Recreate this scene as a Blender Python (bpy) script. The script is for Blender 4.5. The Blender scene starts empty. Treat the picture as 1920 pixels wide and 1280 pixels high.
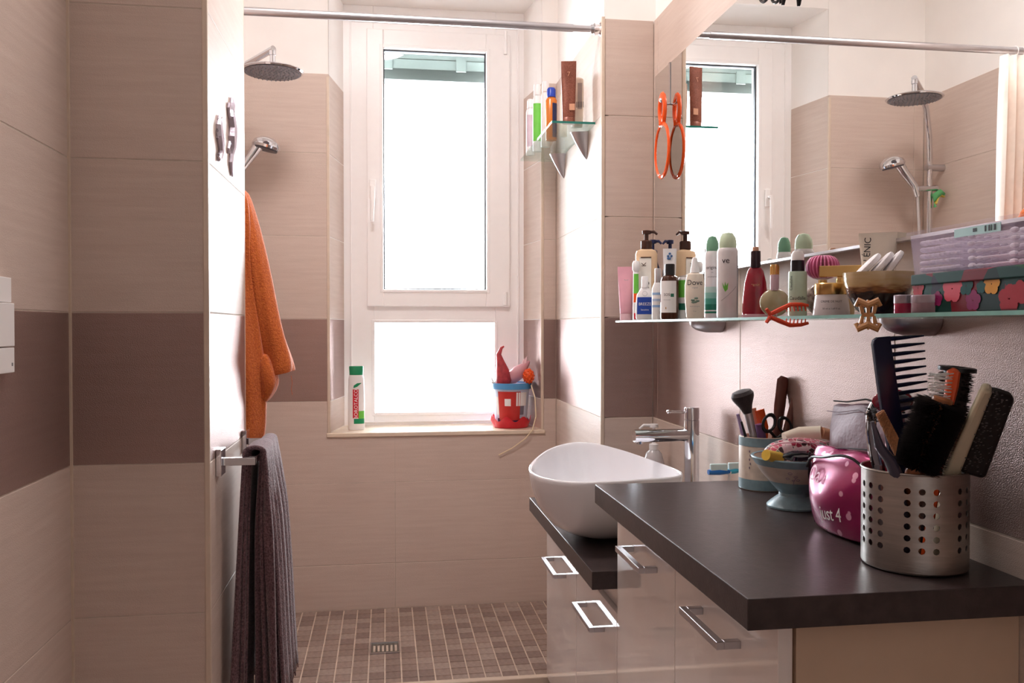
import bpy, math, random
from mathutils import Vector, Matrix, noise
random.seed(7)
PI = math.pi
R = math.radians
SC = bpy.context.scene
COL = SC.collection
H = 1.0376            # eye height above the shower floor (z = 0)

# ---------------------------------------------------------------- camera
FPX, YAW, PITCH = 1615.65, 0.1463, 0.0171
cam_d = bpy.data.cameras.new('camera'); cam = bpy.data.objects.new('camera', cam_d); COL.objects.link(cam)
cam_d.sensor_width = 36; cam_d.lens = FPX * 36 / 1920; cam_d.clip_start = 0.02
cam.location = (0, 0, H); cam.rotation_euler = (PI / 2 - PITCH, 0, -YAW)
SC.camera = cam

# ---------------------------------------------------------------- daylight, sky, exposure
w = bpy.data.worlds.new('sky'); SC.world = w; w.use_nodes = True
bg = w.node_tree.nodes['Background']; bg.inputs[0].default_value = (0.89, 0.94, 1.0, 1); bg.inputs[1].default_value = 15.0
SC.view_settings.view_transform = 'Standard'; SC.view_settings.look = 'None'
SC.view_settings.gamma = 1; SC.view_settings.use_curve_mapping = False
SC.view_settings.exposure = 1.12
SC.cycles.diffuse_bounces = 10; SC.cycles.max_bounces = 16; SC.cycles.transparent_max_bounces = 24; SC.cycles.sample_clamp_indirect = 20
pl = bpy.data.lights.new('window_portal', 'AREA'); pl.shape = 'RECTANGLE'; pl.size = 0.75; pl.size_y = 1.7
pl.cycles.is_portal = True
po = bpy.data.objects.new('window_portal', pl); COL.objects.link(po); po.location = (0.2, 3.50, H + 0.43); po.rotation_euler = (-PI / 2, 0, 0)
# fill light added at the ceiling, out of frame (its housing is built below)
FILL_AT = (-0.08, 2.0, H + 1.60)
ll = bpy.data.lights.new('fill_light', 'AREA'); ll.shape = 'DISK'; ll.size = 0.4; ll.energy = 7.5; ll.color = (1.0, 0.92, 0.90)
lo = bpy.data.objects.new('fill_light', ll); COL.objects.link(lo); lo.location = (FILL_AT[0], FILL_AT[1], FILL_AT[2] - 0.05)

# ---------------------------------------------------------------- helpers
def lin(c):
    return tuple(((v / 255) / 12.92 if v / 255 <= .04045 else ((v / 255 + .055) / 1.055) ** 2.4) for v in c)

MATS = {}
def mat(name, col, rough=.5, metal=0., var=.06, vscale=30, bump=0., bscale=200, col2=None, trans=0., ior=1.45,
        coat=0., sheen=0., stretch=(1, 1, 1), spec=.5, alpha=1., fac=None):
    if name in MATS: return MATS[name]
    m = bpy.data.materials.new(name); m.use_nodes = True; nt = m.node_tree; N = nt.nodes; L = nt.links
    b = N['Principled BSDF']
    tc = N.new('ShaderNodeTexCoord'); mp = N.new('ShaderNodeMapping'); mp.inputs['Scale'].default_value = stretch
    L.new(tc.outputs['Object'], mp.inputs['Vector'])
    nz = N.new('ShaderNodeTexNoise'); nz.inputs['Scale'].default_value = vscale; nz.inputs['Detail'].default_value = 4
    L.new(mp.outputs[0], nz.inputs['Vector'])
    cr = N.new('ShaderNodeValToRGB')
    c1 = lin(col); c2 = lin(col2) if col2 else tuple(x * (1 - var) for x in c1); c0 = c1 if col2 else tuple(min(1, x * (1 + var)) for x in c1)
    cr.color_ramp.elements[0].color = (*c2, 1); cr.color_ramp.elements[1].color = (*c0, 1)
    f = fac or (.3, .7)
    cr.color_ramp.elements[0].position = f[0]; cr.color_ramp.elements[1].position = f[1]
    L.new(nz.outputs[0], cr.inputs[0]); L.new(cr.outputs[0], b.inputs['Base Color'])
    b.inputs['Roughness'].default_value = rough; b.inputs['Metallic'].default_value = metal
    b.inputs['Transmission Weight'].default_value = trans; b.inputs['IOR'].default_value = ior
    b.inputs['Coat Weight'].default_value = coat; b.inputs['Sheen Weight'].default_value = sheen
    b.inputs['Specular IOR Level'].default_value = spec; b.inputs['Alpha'].default_value = alpha
    if bump:
        n2 = N.new('ShaderNodeTexNoise'); n2.inputs['Scale'].default_value = bscale; n2.inputs['Detail'].default_value = 2
        L.new(mp.outputs[0], n2.inputs['Vector'])
        bp = N.new('ShaderNodeBump'); bp.inputs['Strength'].default_value = bump; bp.inputs['Distance'].default_value = .002
        L.new(n2.outputs[0], bp.inputs['Height']); L.new(bp.outputs[0], b.inputs['Normal'])
    MATS[name] = m
    return m

def tile_mat(name, ca, cb, rough, bump, tint=(1, 1, 1), spec=.5, sheen_mix=0):
    m = bpy.data.materials.new(name); m.use_nodes = True; nt = m.node_tree; N = nt.nodes; L = nt.links
    b = N['Principled BSDF']
    g = N.new('ShaderNodeNewGeometry'); mp = N.new('ShaderNodeMapping'); mp.inputs['Scale'].default_value = (5, 5, 90)
    L.new(g.outputs['Position'], mp.inputs['Vector'])
    n = N.new('ShaderNodeTexNoise'); n.inputs['Scale'].default_value = 1.; n.inputs['Detail'].default_value = 5; n.inputs['Roughness'].default_value = .65
    L.new(mp.outputs[0], n.inputs['Vector'])
    n3 = N.new('ShaderNodeTexNoise'); n3.inputs['Scale'].default_value = 4.; n3.inputs['Detail'].default_value = 6
    L.new(g.outputs['Position'], n3.inputs['Vector'])
    oi = N.new('ShaderNodeObjectInfo')
    mx = N.new('ShaderNodeMath'); mx.operation = 'MULTIPLY_ADD'; mx.inputs[1].default_value = .35; L.new(n3.outputs[0], mx.inputs[0]); L.new(n.outputs[0], mx.inputs[2])
    m2 = N.new('ShaderNodeMath'); m2.operation = 'MULTIPLY_ADD'; m2.inputs[1].default_value = .12; L.new(oi.outputs['Random'], m2.inputs[0]); L.new(mx.outputs[0], m2.inputs[2])
    cr = N.new('ShaderNodeValToRGB'); cr.color_ramp.elements[0].position = .5; cr.color_ramp.elements[1].position = .95
    cr.color_ramp.elements[0].color = (*lin(ca), 1); cr.color_ramp.elements[1].color = (*lin(cb), 1)
    L.new(m2.outputs[0], cr.inputs[0]); L.new(cr.outputs[0], b.inputs['Base Color'])
    b.inputs['Roughness'].default_value = rough; b.inputs['Specular Tint'].default_value = (*tint, 1); b.inputs['Specular IOR Level'].default_value = spec
    v = N.new('ShaderNodeTexNoise'); v.inputs['Scale'].default_value = 620; v.inputs['Detail'].default_value = 1
    L.new(g.outputs['Position'], v.inputs['Vector'])
    bp = N.new('ShaderNodeBump'); bp.inputs['Strength'].default_value = bump; bp.inputs['Distance'].default_value = .0015
    L.new(v.outputs[0], bp.inputs['Height']); L.new(bp.outputs[0], b.inputs['Normal'])
    if sheen_mix:      # tinted gloss mixed in to colour the window sheen on the tile
        gl = N.new('ShaderNodeBsdfGlossy'); gl.inputs['Color'].default_value = (*tint, 1); gl.inputs['Roughness'].default_value = .43
        ms = N.new('ShaderNodeMixShader'); ms.inputs[0].default_value = sheen_mix; L.new(bp.outputs[0], gl.inputs['Normal'])
        L.new(b.outputs[0], ms.inputs[1]); L.new(gl.outputs[0], ms.inputs[2]); L.new(ms.outputs[0], N['Material Output'].inputs[0])
    return m

def clear_glass(name, tint, refl=1.0, rough=0.0):
    """thin pane: sees straight through with a fresnel mirror on top"""
    m = bpy.data.materials.new(name); m.use_nodes = True; nt = m.node_tree; N = nt.nodes; L = nt.links
    N.remove(N['Principled BSDF']); o = N['Material Output']
    t = N.new('ShaderNodeBsdfTransparent'); t.inputs[0].default_value = (*tint, 1)
    g = N.new('ShaderNodeBsdfGlossy'); g.inputs['Roughness'].default_value = rough
    f = N.new('ShaderNodeFresnel'); f.inputs[0].default_value = 1.45
    mu = N.new('ShaderNodeMath'); mu.operation = 'MULTIPLY'; mu.inputs[1].default_value = refl; L.new(f.outputs[0], mu.inputs[0])
    x = N.new('ShaderNodeMixShader'); L.new(mu.outputs[0], x.inputs[0]); L.new(t.outputs[0], x.inputs[1]); L.new(g.outputs[0], x.inputs[2])
    L.new(x.outputs[0], o.inputs[0])
    return m

class MB:
    def __init__(s): s.v = []; s.f = []; s.m = []; s.mi = 0
    def add(s, vs, fs):
        o = len(s.v); s.v += [tuple(p) for p in vs]; s.f += [tuple(i + o for i in f) for f in fs]; s.m += [s.mi] * len(fs); return s
    def box(s, a, b):
        x0, y0, z0 = (min(a[i], b[i]) for i in range(3)); x1, y1, z1 = (max(a[i], b[i]) for i in range(3))
        return s.add([(x0, y0, z0), (x1, y0, z0), (x1, y1, z0), (x0, y1, z0), (x0, y0, z1), (x1, y0, z1), (x1, y1, z1), (x0, y1, z1)],
                     [(0, 3, 2, 1), (4, 5, 6, 7), (0, 1, 5, 4), (1, 2, 6, 5), (2, 3, 7, 6), (3, 0, 4, 7)])
    def rings(s, rings, close=True, cap0=True, cap1=True):
        n = len(rings[0]); vs = [p for r in rings for p in r]; fs = []
        for k in range(len(rings) - 1):
            for i in range(n if close else n - 1):
                j = (i + 1) % n
                fs.append((k * n + i, k * n + j, (k + 1) * n + j, (k + 1) * n + i))
        if cap0 and close: fs.append(tuple(range(n - 1, -1, -1)))
        if cap1 and close: fs.append(tuple(range((len(rings) - 1) * n, len(rings) * n)))
        return s.add(vs, fs)
    def lathe(s, prof, n=24, sx=1, sy=1, c=(0, 0, 0), cap0=True, cap1=True, p=2.0):
        """revolve (r, z) pairs round z; p > 2 squares the section"""
        def pt(r, z, t):
            cx, sn = math.cos(t), math.sin(t)
            if p != 2: cx = math.copysign(abs(cx) ** (2 / p), cx); sn = math.copysign(abs(sn) ** (2 / p), sn)
            return (c[0] + r * sx * cx, c[1] + r * sy * sn, c[2] + z)
        return s.rings([[pt(r, z, 2 * PI * i / n) for i in range(n)] for r, z in prof], True, cap0, cap1)
    def tube(s, path, r, n=8, cap=True, flat=1.0):
        P = [Vector(q) for q in path]; rs = r if hasattr(r, '__len__') else [r] * len(P)
        rings = []; up = None
        for i, q in enumerate(P):
            t = (P[min(i + 1, len(P) - 1)] - P[max(i - 1, 0)]).normalized()
            if up is None:
                up = Vector((0, 0, 1)) if abs(t.z) < .9 else Vector((1, 0, 0))
            a = t.cross(up).normalized(); b = a.cross(t).normalized(); up = b
            rings.append([q + a * (rs[i] * math.cos(2 * PI * k / n)) + b * (rs[i] * flat * math.sin(2 * PI * k / n)) for k in range(n)])
        return s.rings(rings, True, cap, cap)
    def prism(s, poly, z0, z1, ax='z'):
        n = len(poly)
        def p(a, b, t): return (a, b, t) if ax == 'z' else ((a, t, b) if ax == 'y' else (t, a, b))
        return s.add([p(a, b, z0) for a, b in poly] + [p(a, b, z1) for a, b in poly],
                     [tuple(range(n - 1, -1, -1)), tuple(range(n, 2 * n))] + [(i, (i + 1) % n, n + (i + 1) % n, n + i) for i in range(n)])
    def frame(s, x0, x1, z0, z1, wl, wr, wb, wt, y0, y1):
        """rectangular ring in the xz plane"""
        s.box((x0, y0, z0), (x0 + wl, y1, z1)); s.box((x1 - wr, y0, z0), (x1, y1, z1))
        s.box((x0 + wl, y0, z0), (x1 - wr, y1, z0 + wb)); return s.box((x0 + wl, y0, z1 - wt), (x1 - wr, y1, z1))
    def sphere(s, c, r, n=12, k=8, sx=1, sy=1, sz=1):
        return s.lathe([(max(1e-4, r * math.sin(PI * i / k)), -r * sz * math.cos(PI * i / k)) for i in range(k + 1)], n, sx, sy, c)
    def torus(s, c, Rr, r, n=24, k=8, ax='y', sx=1, sz=1):
        P = []
        for i in range(n):
            t = 2 * PI * i / n; ring = []
            for j in range(k):
                u = 2 * PI * j / k; rr = Rr + r * math.cos(u); h = r * math.sin(u)
                a, b = rr * math.cos(t) * sx, rr * math.sin(t) * sz
                q = {'y': (a, h, b), 'z': (a, b, h), 'x': (h, a, b)}[ax]
                ring.append((c[0] + q[0], c[1] + q[1], c[2] + q[2]))
            P.append(ring)
        P.append(P[0]); return s.rings(P, True, False, False)
    def xf(s, M, i0=0):
        for i in range(i0, len(s.v)): s.v[i] = tuple(M @ Vector(s.v[i]))
        return s
    def mesh(s, name, mats, smooth=True, ang=35):
        me = bpy.data.meshes.new(name); me.from_pydata(s.v, [], s.f)
        for m in (mats if isinstance(mats, (list, tuple)) else [mats]): me.materials.append(m)
        me.polygons.foreach_set('material_index', s.m)
        import bmesh
        bm = bmesh.new(); bm.from_mesh(me); bmesh.ops.recalc_face_normals(bm, faces=bm.faces); bm.to_mesh(me); bm.free()
        if smooth:
            me.shade_smooth()
            try: me.set_sharp_from_angle(angle=R(ang))
            except Exception: pass
        return me

def link(name, me, parent=None, loc=None, rot=None):
    o = bpy.data.objects.new(name, me); COL.objects.link(o)
    if parent is not None: o.parent = parent
    if loc is not None: o.location = loc
    if rot is not None: o.rotation_euler = rot
    return o
def part(name, mb, m, parent=None, smooth=True, ang=35, bevel=0, solid=0, sub=0, loc=None, rot=None, label=None, seg=2):
    o = link(name, mb.mesh(name, m, smooth, ang), parent, loc, rot)
    if solid:
        d = o.modifiers.new('s', 'SOLIDIFY'); d.thickness = solid; d.offset = 0
    if bevel:
        d = o.modifiers.new('b', 'BEVEL'); d.width = bevel; d.segments = seg; d.limit_method = 'ANGLE'; d.angle_limit = R(40)
    if sub:
        d = o.modifiers.new('u', 'SUBSURF'); d.levels = sub; d.render_levels = sub
    if label: o['label'] = label
    return o
def tag(o, label, cat, group=None):
    o['label'] = label; o['category'] = cat
    if group: o['group'] = group
    return o
def thing(name, label, cat, loc=(0, 0, 0), rz=0, group=None, rot=None):
    o = bpy.data.objects.new(name, None); COL.objects.link(o); o.empty_display_size = .02
    o.location = loc; o.rotation_euler = rot or (0, 0, rz)
    return tag(o, label, cat, group)
def struct(name, mb=None, m=None, label=None, **k):
    if mb is None:
        o = bpy.data.objects.new(name, None); COL.objects.link(o)
    else: o = part(name, mb, m, **k)
    o['kind'] = 'structure'
    if label: o['label'] = label
    return o

def ray(x, y):
    a, b = (x - 960) / FPX, (y - 640) / FPX
    cp, sp, cy, sy = math.cos(PITCH), math.sin(PITCH), math.cos(YAW), math.sin(YAW)
    d = cp - b * sp; u = -b * cp - sp
    return Vector((a * cy + d * sy, d * cy - a * sy, u))
def on(x, y, X=None, Y=None, h=None):
    """the room point seen at (x, y) of the photograph that lies on a given plane (h: height above the eye)"""
    r = ray(x, y); t = X / r.x if X is not None else Y / r.y if Y is not None else h / r.z
    return Vector((r.x * t, r.y * t, H + r.z * t))
def dep(X, Y): return Y * math.cos(YAW) + X * math.sin(YAW)
def face_cam(X, Y): return -math.atan2(X, Y)

def text_geo(body, size, spacing=1.0):
    c = bpy.data.curves.new('t', 'FONT'); c.body = body; c.size = size; c.align_x = 'CENTER'; c.align_y = 'CENTER'; c.space_character = spacing
    c.resolution_u = 3
    o = bpy.data.objects.new('t', c); COL.objects.link(o)
    bpy.context.view_layer.update()
    me = bpy.data.meshes.new_from_object(o.evaluated_get(bpy.context.evaluated_depsgraph_get()))
    vs = [tuple(v.co) for v in me.vertices]; fs = [tuple(p.vertices) for p in me.polygons]
    bpy.data.objects.remove(o); bpy.data.curves.remove(c); bpy.data.meshes.remove(me)
    return vs, fs
def lettering(body, size, m, parent, r=None, z=0, a0=0, rot=0, ry=None, y=0, x=0, spacing=1.0, name='lettering', sx=1.0):
    """flat print on the face of a thing: wrapped round radius r (front = local -Y) or flat at local y"""
    vs, fs = text_geo(body, size, spacing); mb = MB(); out = []
    cr, sr = math.cos(rot), math.sin(rot)
    for (u, v, _) in vs:
        u *= sx
        u, v = u * cr - v * sr, u * sr + v * cr
        if r:
            a = a0 + (u + x) / r; out.append((r * math.sin(a), -(ry or r) * math.cos(a), z + v))
        else: out.append((x + u, y, z + v))
    mb.add(out, fs)
    return part(name, mb, m, parent, smooth=False)
def wrap(r, z0, z1, a0, a1, n=12, ry=None, r1=None):
    """a printed label patch round a body of radius r"""
    mb = MB(); r1 = r1 or r; k = (ry or r) / r
    rings = [[(q * math.sin(a0 + (a1 - a0) * i / n), -q * k * math.cos(a0 + (a1 - a0) * i / n), z) for i in range(n + 1)] for q, z in ((r, z0), (r1, z1))]
    return mb.rings(rings, close=False)

# ---------------------------------------------------------------- materials
LT = tile_mat('light_tile', (202, 183, 172), (213, 196, 185), .46, .45, (1, 1, 1), .25)
DK = tile_mat('dark_tile', (110, 94, 88), (124, 107, 101), .37, .55, (1., .68, .62), 1.0, .15)  # pink tint paints the window sheen's colour into the tile's reflections
GROUT = mat('grout', (196, 182, 170), .9, var=.12, vscale=40)
PLASTER = mat('white_plaster', (246, 243, 240), .85, var=.02, vscale=8)
TRIM = mat('cream_trim', (214, 196, 178), .35, var=.04)
PVC = mat('white_pvc', (250, 249, 249), .28, var=.01)
CHROME = mat('chrome', (225, 225, 230), .07, 1., var=.03)
BRUSHED = mat('brushed_steel', (176, 170, 165), .33, 1., var=.10, vscale=14, stretch=(1, 1, 12), bump=.08, bscale=60)
SATIN = mat('satin_chrome', (205, 203, 207), .34, 1., var=.04)
WORK = mat('worktop_laminate', (60, 50, 50), .34, var=.22, vscale=60, bump=.10, bscale=260, coat=.0)
GLOSSW = mat('gloss_white_lacquer', (244, 238, 234), .06, var=.01, coat=1., spec=1.)
CARC = mat('matt_white_board', (205, 192, 180), .6, var=.03)
CERAM = mat('white_ceramic', (238, 238, 242), .06, var=.01, coat=.5)
MIRROR = mat('mirror_silver', (232, 232, 230), .0, 1., var=.0)
GEDGE = mat('green_glass_edge', (40, 120, 108), .15, var=.1)
GLASS = clear_glass('clear_shelf_glass', (.90, .97, .95), .45)
PANE = clear_glass('window_pane_glass', (.97, .98, .98))
WHITE = mat('white_plastic', (236, 234, 234), .35, var=.02)
BLACK = mat('black_plastic', (22, 20, 24), .3, var=.2)
INK = mat('black_print', (40, 38, 44), .6, var=.05)
WINK = mat('white_print', (240, 238, 238), .6, var=.02)
GOLD = mat('gold_metal', (224, 184, 120), .22, 1., var=.06)

# ---------------------------------------------------------------- the room shell
XR, YRET, XS, YB, XL, YP, XP, YPE = .7986, 2.5048, .6395, 3.1972, -.6075, 1.7866, -.3484, 2.2474
BT = .0281; TT = .905; YN = 3.435; NX0, NX1, NB0, NB1 = -.2002, .5849, -.1588, .554; HS = -.3879; NTOP = 1.255
CEIL = H + 1.66; YBK = -1.3; FL = -.02
ROWS = [-1.0376, BT - .9, BT - .6, BT - .3, BT, BT + .3, BT + .6, TT + .01]
TM = {}
def tile_mesh(wd, ht, dark):
    k = (round(wd, 4), round(ht, 4), dark)
    if k not in TM:
        mb = MB(); g = .0011; e = .0009; t = .008
        x0, x1, z0, z1 = g, wd - g, g, ht - g
        mb.rings([[(x0, 0, z0), (x1, 0, z0), (x1, 0, z1), (x0, 0, z1)], [(x0, -t + e, z0), (x1, -t + e, z0), (x1, -t + e, z1), (x0, -t + e, z1)],
                  [(x0 + e, -t, z0 + e), (x1 - e, -t, z0 + e), (x1 - e, -t, z1 - e), (x0 + e, -t, z1 - e)]])
        TM[k] = mb.mesh('tile', DK if dark else LT, smooth=False)
    return TM[k]
def tiles(parent, p0, p1, joints, rows, hmin=-9, hmax=9, band=None):
    """tiles on the vertical plane p0 -> p1 (room face on the right-hand side of that direction is local -Y)"""
    p0, p1 = Vector(p0), Vector(p1); L_ = (p1 - p0).length; a = math.atan2(p1.y - p0.y, p1.x - p0.x)
    js = sorted({0.0, L_} | {j for j in joints if 0.02 < j < L_ - .02})
    rs = sorted({max(hmin, rows[0]), min(hmax, rows[-1])} | {r for r in rows if hmin + .01 < r < hmax - .01 and rows[0] <= r <= rows[-1]})
    for k in range(len(rs) - 1):
        dark = abs((rs[k] + rs[k + 1]) / 2 - (BT - .15)) < .15
        for i in range(len(js) - 1):
            d = (p1 - p0).normalized()
            q = p0 + d * js[i]
            n = Vector((d.y, -d.x))          # room side normal
            q = q - n * .008
            link('tile', tile_mesh(js[i + 1] - js[i], rs[k + 1] - rs[k], dark), parent, (q.x, q.y, H + rs[k]), (0, 0, a))
zF = -0.05
# back wall with its window niche
wb = struct('wall_back', MB().box((XL - .15, YB + .008, zF), (NX0 - .001, YB + .5, CEIL)).box((NX1 + .001, YB + .008, zF), (XS + .3, YB + .5, CEIL))
            .box((NX0, YB + .008, zF), (NX1, YB + .5, H + HS - .012)).box((NX0, YB + .008, H + NTOP), (NX1, YB + .5, CEIL)), PLASTER, smooth=False)
tiles(wb, (XL, YB), (NX0, YB), [.0425], ROWS, hmin=BT - .3)
tiles(wb, (XL, YB), (XS, YB), [.0425, .6425], ROWS[:3])
tiles(wb, (XL, YB), (XL + .0425, YB), [], ROWS[2:4])
tiles(wb, (NX1, YB), (XS, YB), [], ROWS, hmin=BT - .3)
for pg in ([(-.565, ROWS[2]), (.035, ROWS[2]), (.035, HS - .013), (NX0, HS - .013), (NX0, ROWS[3]), (-.565, ROWS[3])],
           [(.035, ROWS[2]), (XS, ROWS[2]), (XS, ROWS[3]), (NX1, ROWS[3]), (NX1, HS - .013), (.035, HS - .013)]):
    cxp = sum(p[0] for p in pg) / 6; czp = sum(p[1] for p in pg) / 6
    pp = [(x + (.0008 if x < cxp else -.0008), H + z + (.0008 if z < czp else -.0008)) for x, z in pg]
    part('tile', MB().prism(pp, YB, YB + .008, 'y'), LT, wb, smooth=False)
gr = struct('trim_1', MB().box((XL, YB + .0008, zF), (NX0, YB + .0085, H + TT)).box((NX1, YB + .0008, zF), (XS, YB + .0085, H + TT)).box((NX0, YB + .0008, zF), (NX1, YB + .0085, H + HS - .014)), GROUT, smooth=False)
# splayed reveals of the niche
def reveal(x0, x1, right):
    """wedge that fills the niche side between wall face and window frame, tiled below the plaster"""
    mb = MB()
    mb.prism([(x0, YB + .01), (x1, YN), (x1, YB + .5), (x0, YB + .5)] if not right else [(x0, YB + .01), (x0, YB + .5), (x1, YB + .5), (x1, YN)], H + HS - .012, H + NTOP)
    return mb
rl = struct('wall_reveal_left', reveal(NX0, NB0, False), PLASTER, smooth=False)
tiles(rl, (NX0 + .0008, YB + .004), (NB0 + .0008, YN), [], ROWS, hmin=HS + .001)
rr = struct('wall_reveal_right', reveal(NX1, NB1, True), PLASTER, smooth=False)
tiles(rr, (NB1 - .0008, YN), (NX1 - .0008, YB + .004), [], ROWS, hmin=HS + .001)
# block on the right of the shower: return wall facing the room, shower side wall
wr_ = struct('wall_return', MB().box((XS + .008, YRET + .008, zF), (XR + .2, YB + .45, CEIL)), PLASTER, smooth=False)
tiles(wr_, (XS + .004, YRET), (XR, YRET), [], ROWS)
tiles(wr_, (XS, YB), (XS, YRET + .004), [.08], ROWS)
struct('trim_2', MB().box((XS + .0008, YRET + .0008, zF), (XR, YRET + .02, H + TT)).box((XS + .0008, YRET + .0008, zF), (XS + .02, YB, H + TT)), GROUT, smooth=False)
# right wall with mirror and shelf
wrt = struct('wall_right', MB().box((XR + .008, YBK - .1, zF), (XR + .15, YRET + .05, CEIL)), PLASTER, smooth=False)
tiles(wrt, (XR, YRET), (XR, YBK), [YRET - 1.861 + .6 * k for k in range(-1, 7)] , ROWS)
struct('trim_3', MB().box((XR + .0008, YBK, zF), (XR + .0085, YRET, H + TT)), GROUT, smooth=False)
# left wall, up to the back wall behind the partition
wl_ = struct('wall_left', MB().box((XL - .15, YBK - .1, zF), (XL - .008, YB + .01, CEIL)), PLASTER, smooth=False)
tiles(wl_, (XL, YBK), (XL, YP), [.287 + .6 * k for k in range(4)], ROWS)
tiles(wl_, (XL, YPE), (XL, YB), [.35], ROWS)
struct('trim_4', MB().box((XL - .0085, YBK, zF), (XL - .0008, YB, H + TT)), GROUT, smooth=False)
# partition block between room and shower
ROWP = ROWS[:-1] + [BT + .9, BT + 1.2, BT + 1.5, CEIL - H]
wp = struct('wall_partition', MB().box((XL, YP + .008, zF), (XP - .008, YPE - .008, CEIL)), PLASTER, smooth=False)
tiles(wp, (XL, YP), (XP - .004, YP), [], ROWP)
tiles(wp, (XP, YP + .004), (XP, YPE - .004), [], ROWP)
tiles(wp, (XP - .004, YPE), (XL, YPE), [], ROWP)
struct('trim_5', MB().box((XL, YP + .0008, zF), (XP - .0008, YPE - .0008, CEIL)), GROUT, smooth=False)
# corner profiles
def profile(n, x, y, h0, h1, s=.009):
    return struct('trim_%d' % n, MB().box((x - s / 2, y - s / 2, H + h0), (x + s / 2, y + s / 2, H + h1)), TRIM, bevel=.002)
profile(6, XP - .0035, YP + .0035, -1.06, 1.6, .011); profile(7, XP - .004, YPE - .004, -1.06, 1.6)
profile(8, XS + .003, YRET + .003, -1.0376, TT + .015, .011)
profile(9, NX0 - .003, YB + .003, HS - .01, TT, .011); profile(10, NX1 + .002, YB + .003, HS - .01, TT, .011)
# silicone in the left corner
struct('trim_11', MB().box((XL - .002, YP - .006, zF), (XL + .004, YP + .002, CEIL)), TRIM, smooth=False)
struct('wall_behind', MB().box((XL - .15, YBK - .15, zF), (XR + .2, YBK, CEIL)), PLASTER, smooth=False)
struct('ceiling', MB().box((XL - .15, YBK - .1, CEIL), (XR + .2, YB + .5, CEIL + .1)), PLASTER, smooth=False)
# floors
FLM = tile_mat('floor_tile', (128, 108, 100), (160, 140, 130), .45, .3)
fl = struct('floor', MB().box((XL - .15, YBK - .1, FL - .06), (XR + .1, 2.49, FL)), FLM, smooth=False)
struct('threshold', MB().box((XL, 2.488, FL - .05), (XR, 2.512, .004)), TRIM, bevel=.003)
sf = struct('shower_floor', MB().box((XL - .01, 2.512, -.06), (XS + .02, YB + .02, -.003)), mat('mosaic_grout', (212, 194, 178), .8, var=.15, vscale=25), smooth=False)
MOS = []
for i, c in enumerate([(146, 126, 116), (154, 134, 124), (136, 116, 108), (162, 144, 134)]):
    MOS.append(mat('mosaic_%d' % i, c, .38, var=.16, vscale=90, bump=.3, bscale=250))
S = .0494; mt = []
for m_ in MOS:
    mb = MB(); g = .0022
    mb.rings([[(g, g, -.004), (S - g, g, -.004), (S - g, S - g, -.004), (g, S - g, -.004)], [(g, g, -.0008), (S - g, g, -.0008), (S - g, S - g, -.0008), (g, S - g, -.0008)],
              [(g + .0012, g + .0012, 0), (S - g - .0012, g + .0012, 0), (S - g - .0012, S - g - .0012, 0), (g + .0012, S - g - .0012, 0)]])
    mt.append(mb.mesh('mosaic_tile', m_, smooth=False))
drn = on(732, 1217, h=-H); S0 = .0494
drn.x = XS - round((XS - drn.x) / S0) * S0; drn.y = YB - .002 - round((YB - .002 - drn.y) / S0) * S0
rest = MB()
nx = int((XS - XL) / S) + 1
for i in range(nx):
    for j in range(14):
        x = XS - (i + 1) * S; y = YB - (j + 1) * S - .002
        jj = (.0 if x > -9 else 0)
        if abs(x + S / 2 - drn.x) < .050 and abs(y + S / 2 - drn.y) < .050: continue
        if x < -.405:
            if x > XL - .03:
                rest.mi = random.randrange(4); rest.box((max(XL, x + .0018), y + .0018, -.004), (x + S - .0018, y + S - .0018, 0))
            continue
        link('mosaic_tile', random.choice(mt), sf, (x, y + jj, 0))
o = part('hidden_mosaic', rest, MOS, sf, smooth=False); o['kind'] = 'stuff'
# cut mosaic round the drain
mb = MB()
x0, x1 = drn.x - .084, drn.x + .084
o = thing('floor_drain', 'square steel shower drain with slotted grate set in the mosaic floor', 'drain', (drn.x, drn.y, 0))
part('drain_frame', MB().add(*[[(-.049, -.049, .001), (.049, -.049, .001), (.049, .049, .001), (-.049, .049, .001), (-.044, -.044, .001), (.044, -.044, .001), (.044, .044, .001), (-.044, .044, .001)], [(0, 1, 5, 4), (1, 2, 6, 5), (2, 3, 7, 6), (3, 0, 4, 7)]]), CHROME, o, solid=.003, smooth=False)
g = MB(); g.box((-.044, -.044, -.004), (.044, -.030, 0)); g.box((-.044, .030, -.004), (.044, .044, 0))
for k in range(7): g.box((-.044 + k * .0137, -.030, -.004), (-.044 + k * .0137 + .0065, .030, 0))
part('grate', g, mat('drain_steel', (150, 150, 145), .35, 1.), o, smooth=False)
part('drain_pan', MB().box((-.045, -.045, -.0045), (.045, .045, -.0042)), BLACK, o, smooth=False)

# sill
sill = struct('window_sill', MB().box((NX0 - .012, YB - .006, H + HS - .016), (NX1 + .012, YN + .02, H + HS)), mat('cream_marble', (226, 210, 190), .25, var=.06, vscale=12), bevel=.003)

# ---------------------------------------------------------------- window
win = struct('window_1')
def wx(x, y): q = on(x, y, Y=YN); return q.x, q.z
YO = YN + .07
fx0, fx1 = NB0 - .03, NB1 + .03
zb, zt = H + HS - .01, H + NTOP
gx0, gz1 = wx(701, 603); gx1, gz0 = wx(929, 772)
sx0, sz1 = wx(687, 55); sx1, sz0 = wx(955, 575)
fr = MB()
fr.box((fx0, YN, zb), (gx0, YO, zt)); fr.box((gx1, YN, zb), (fx1, YO, zt))
fr.box((gx0, YN, zb), (gx1, YO, gz0)); fr.box((gx0, YN, gz1), (gx1, YO, sz0 + .01)); fr.box((gx0, YN, sz1 - .01), (gx1, YO, zt))
part('window_frame', fr, PVC, win, smooth=False, bevel=.002)
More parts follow.
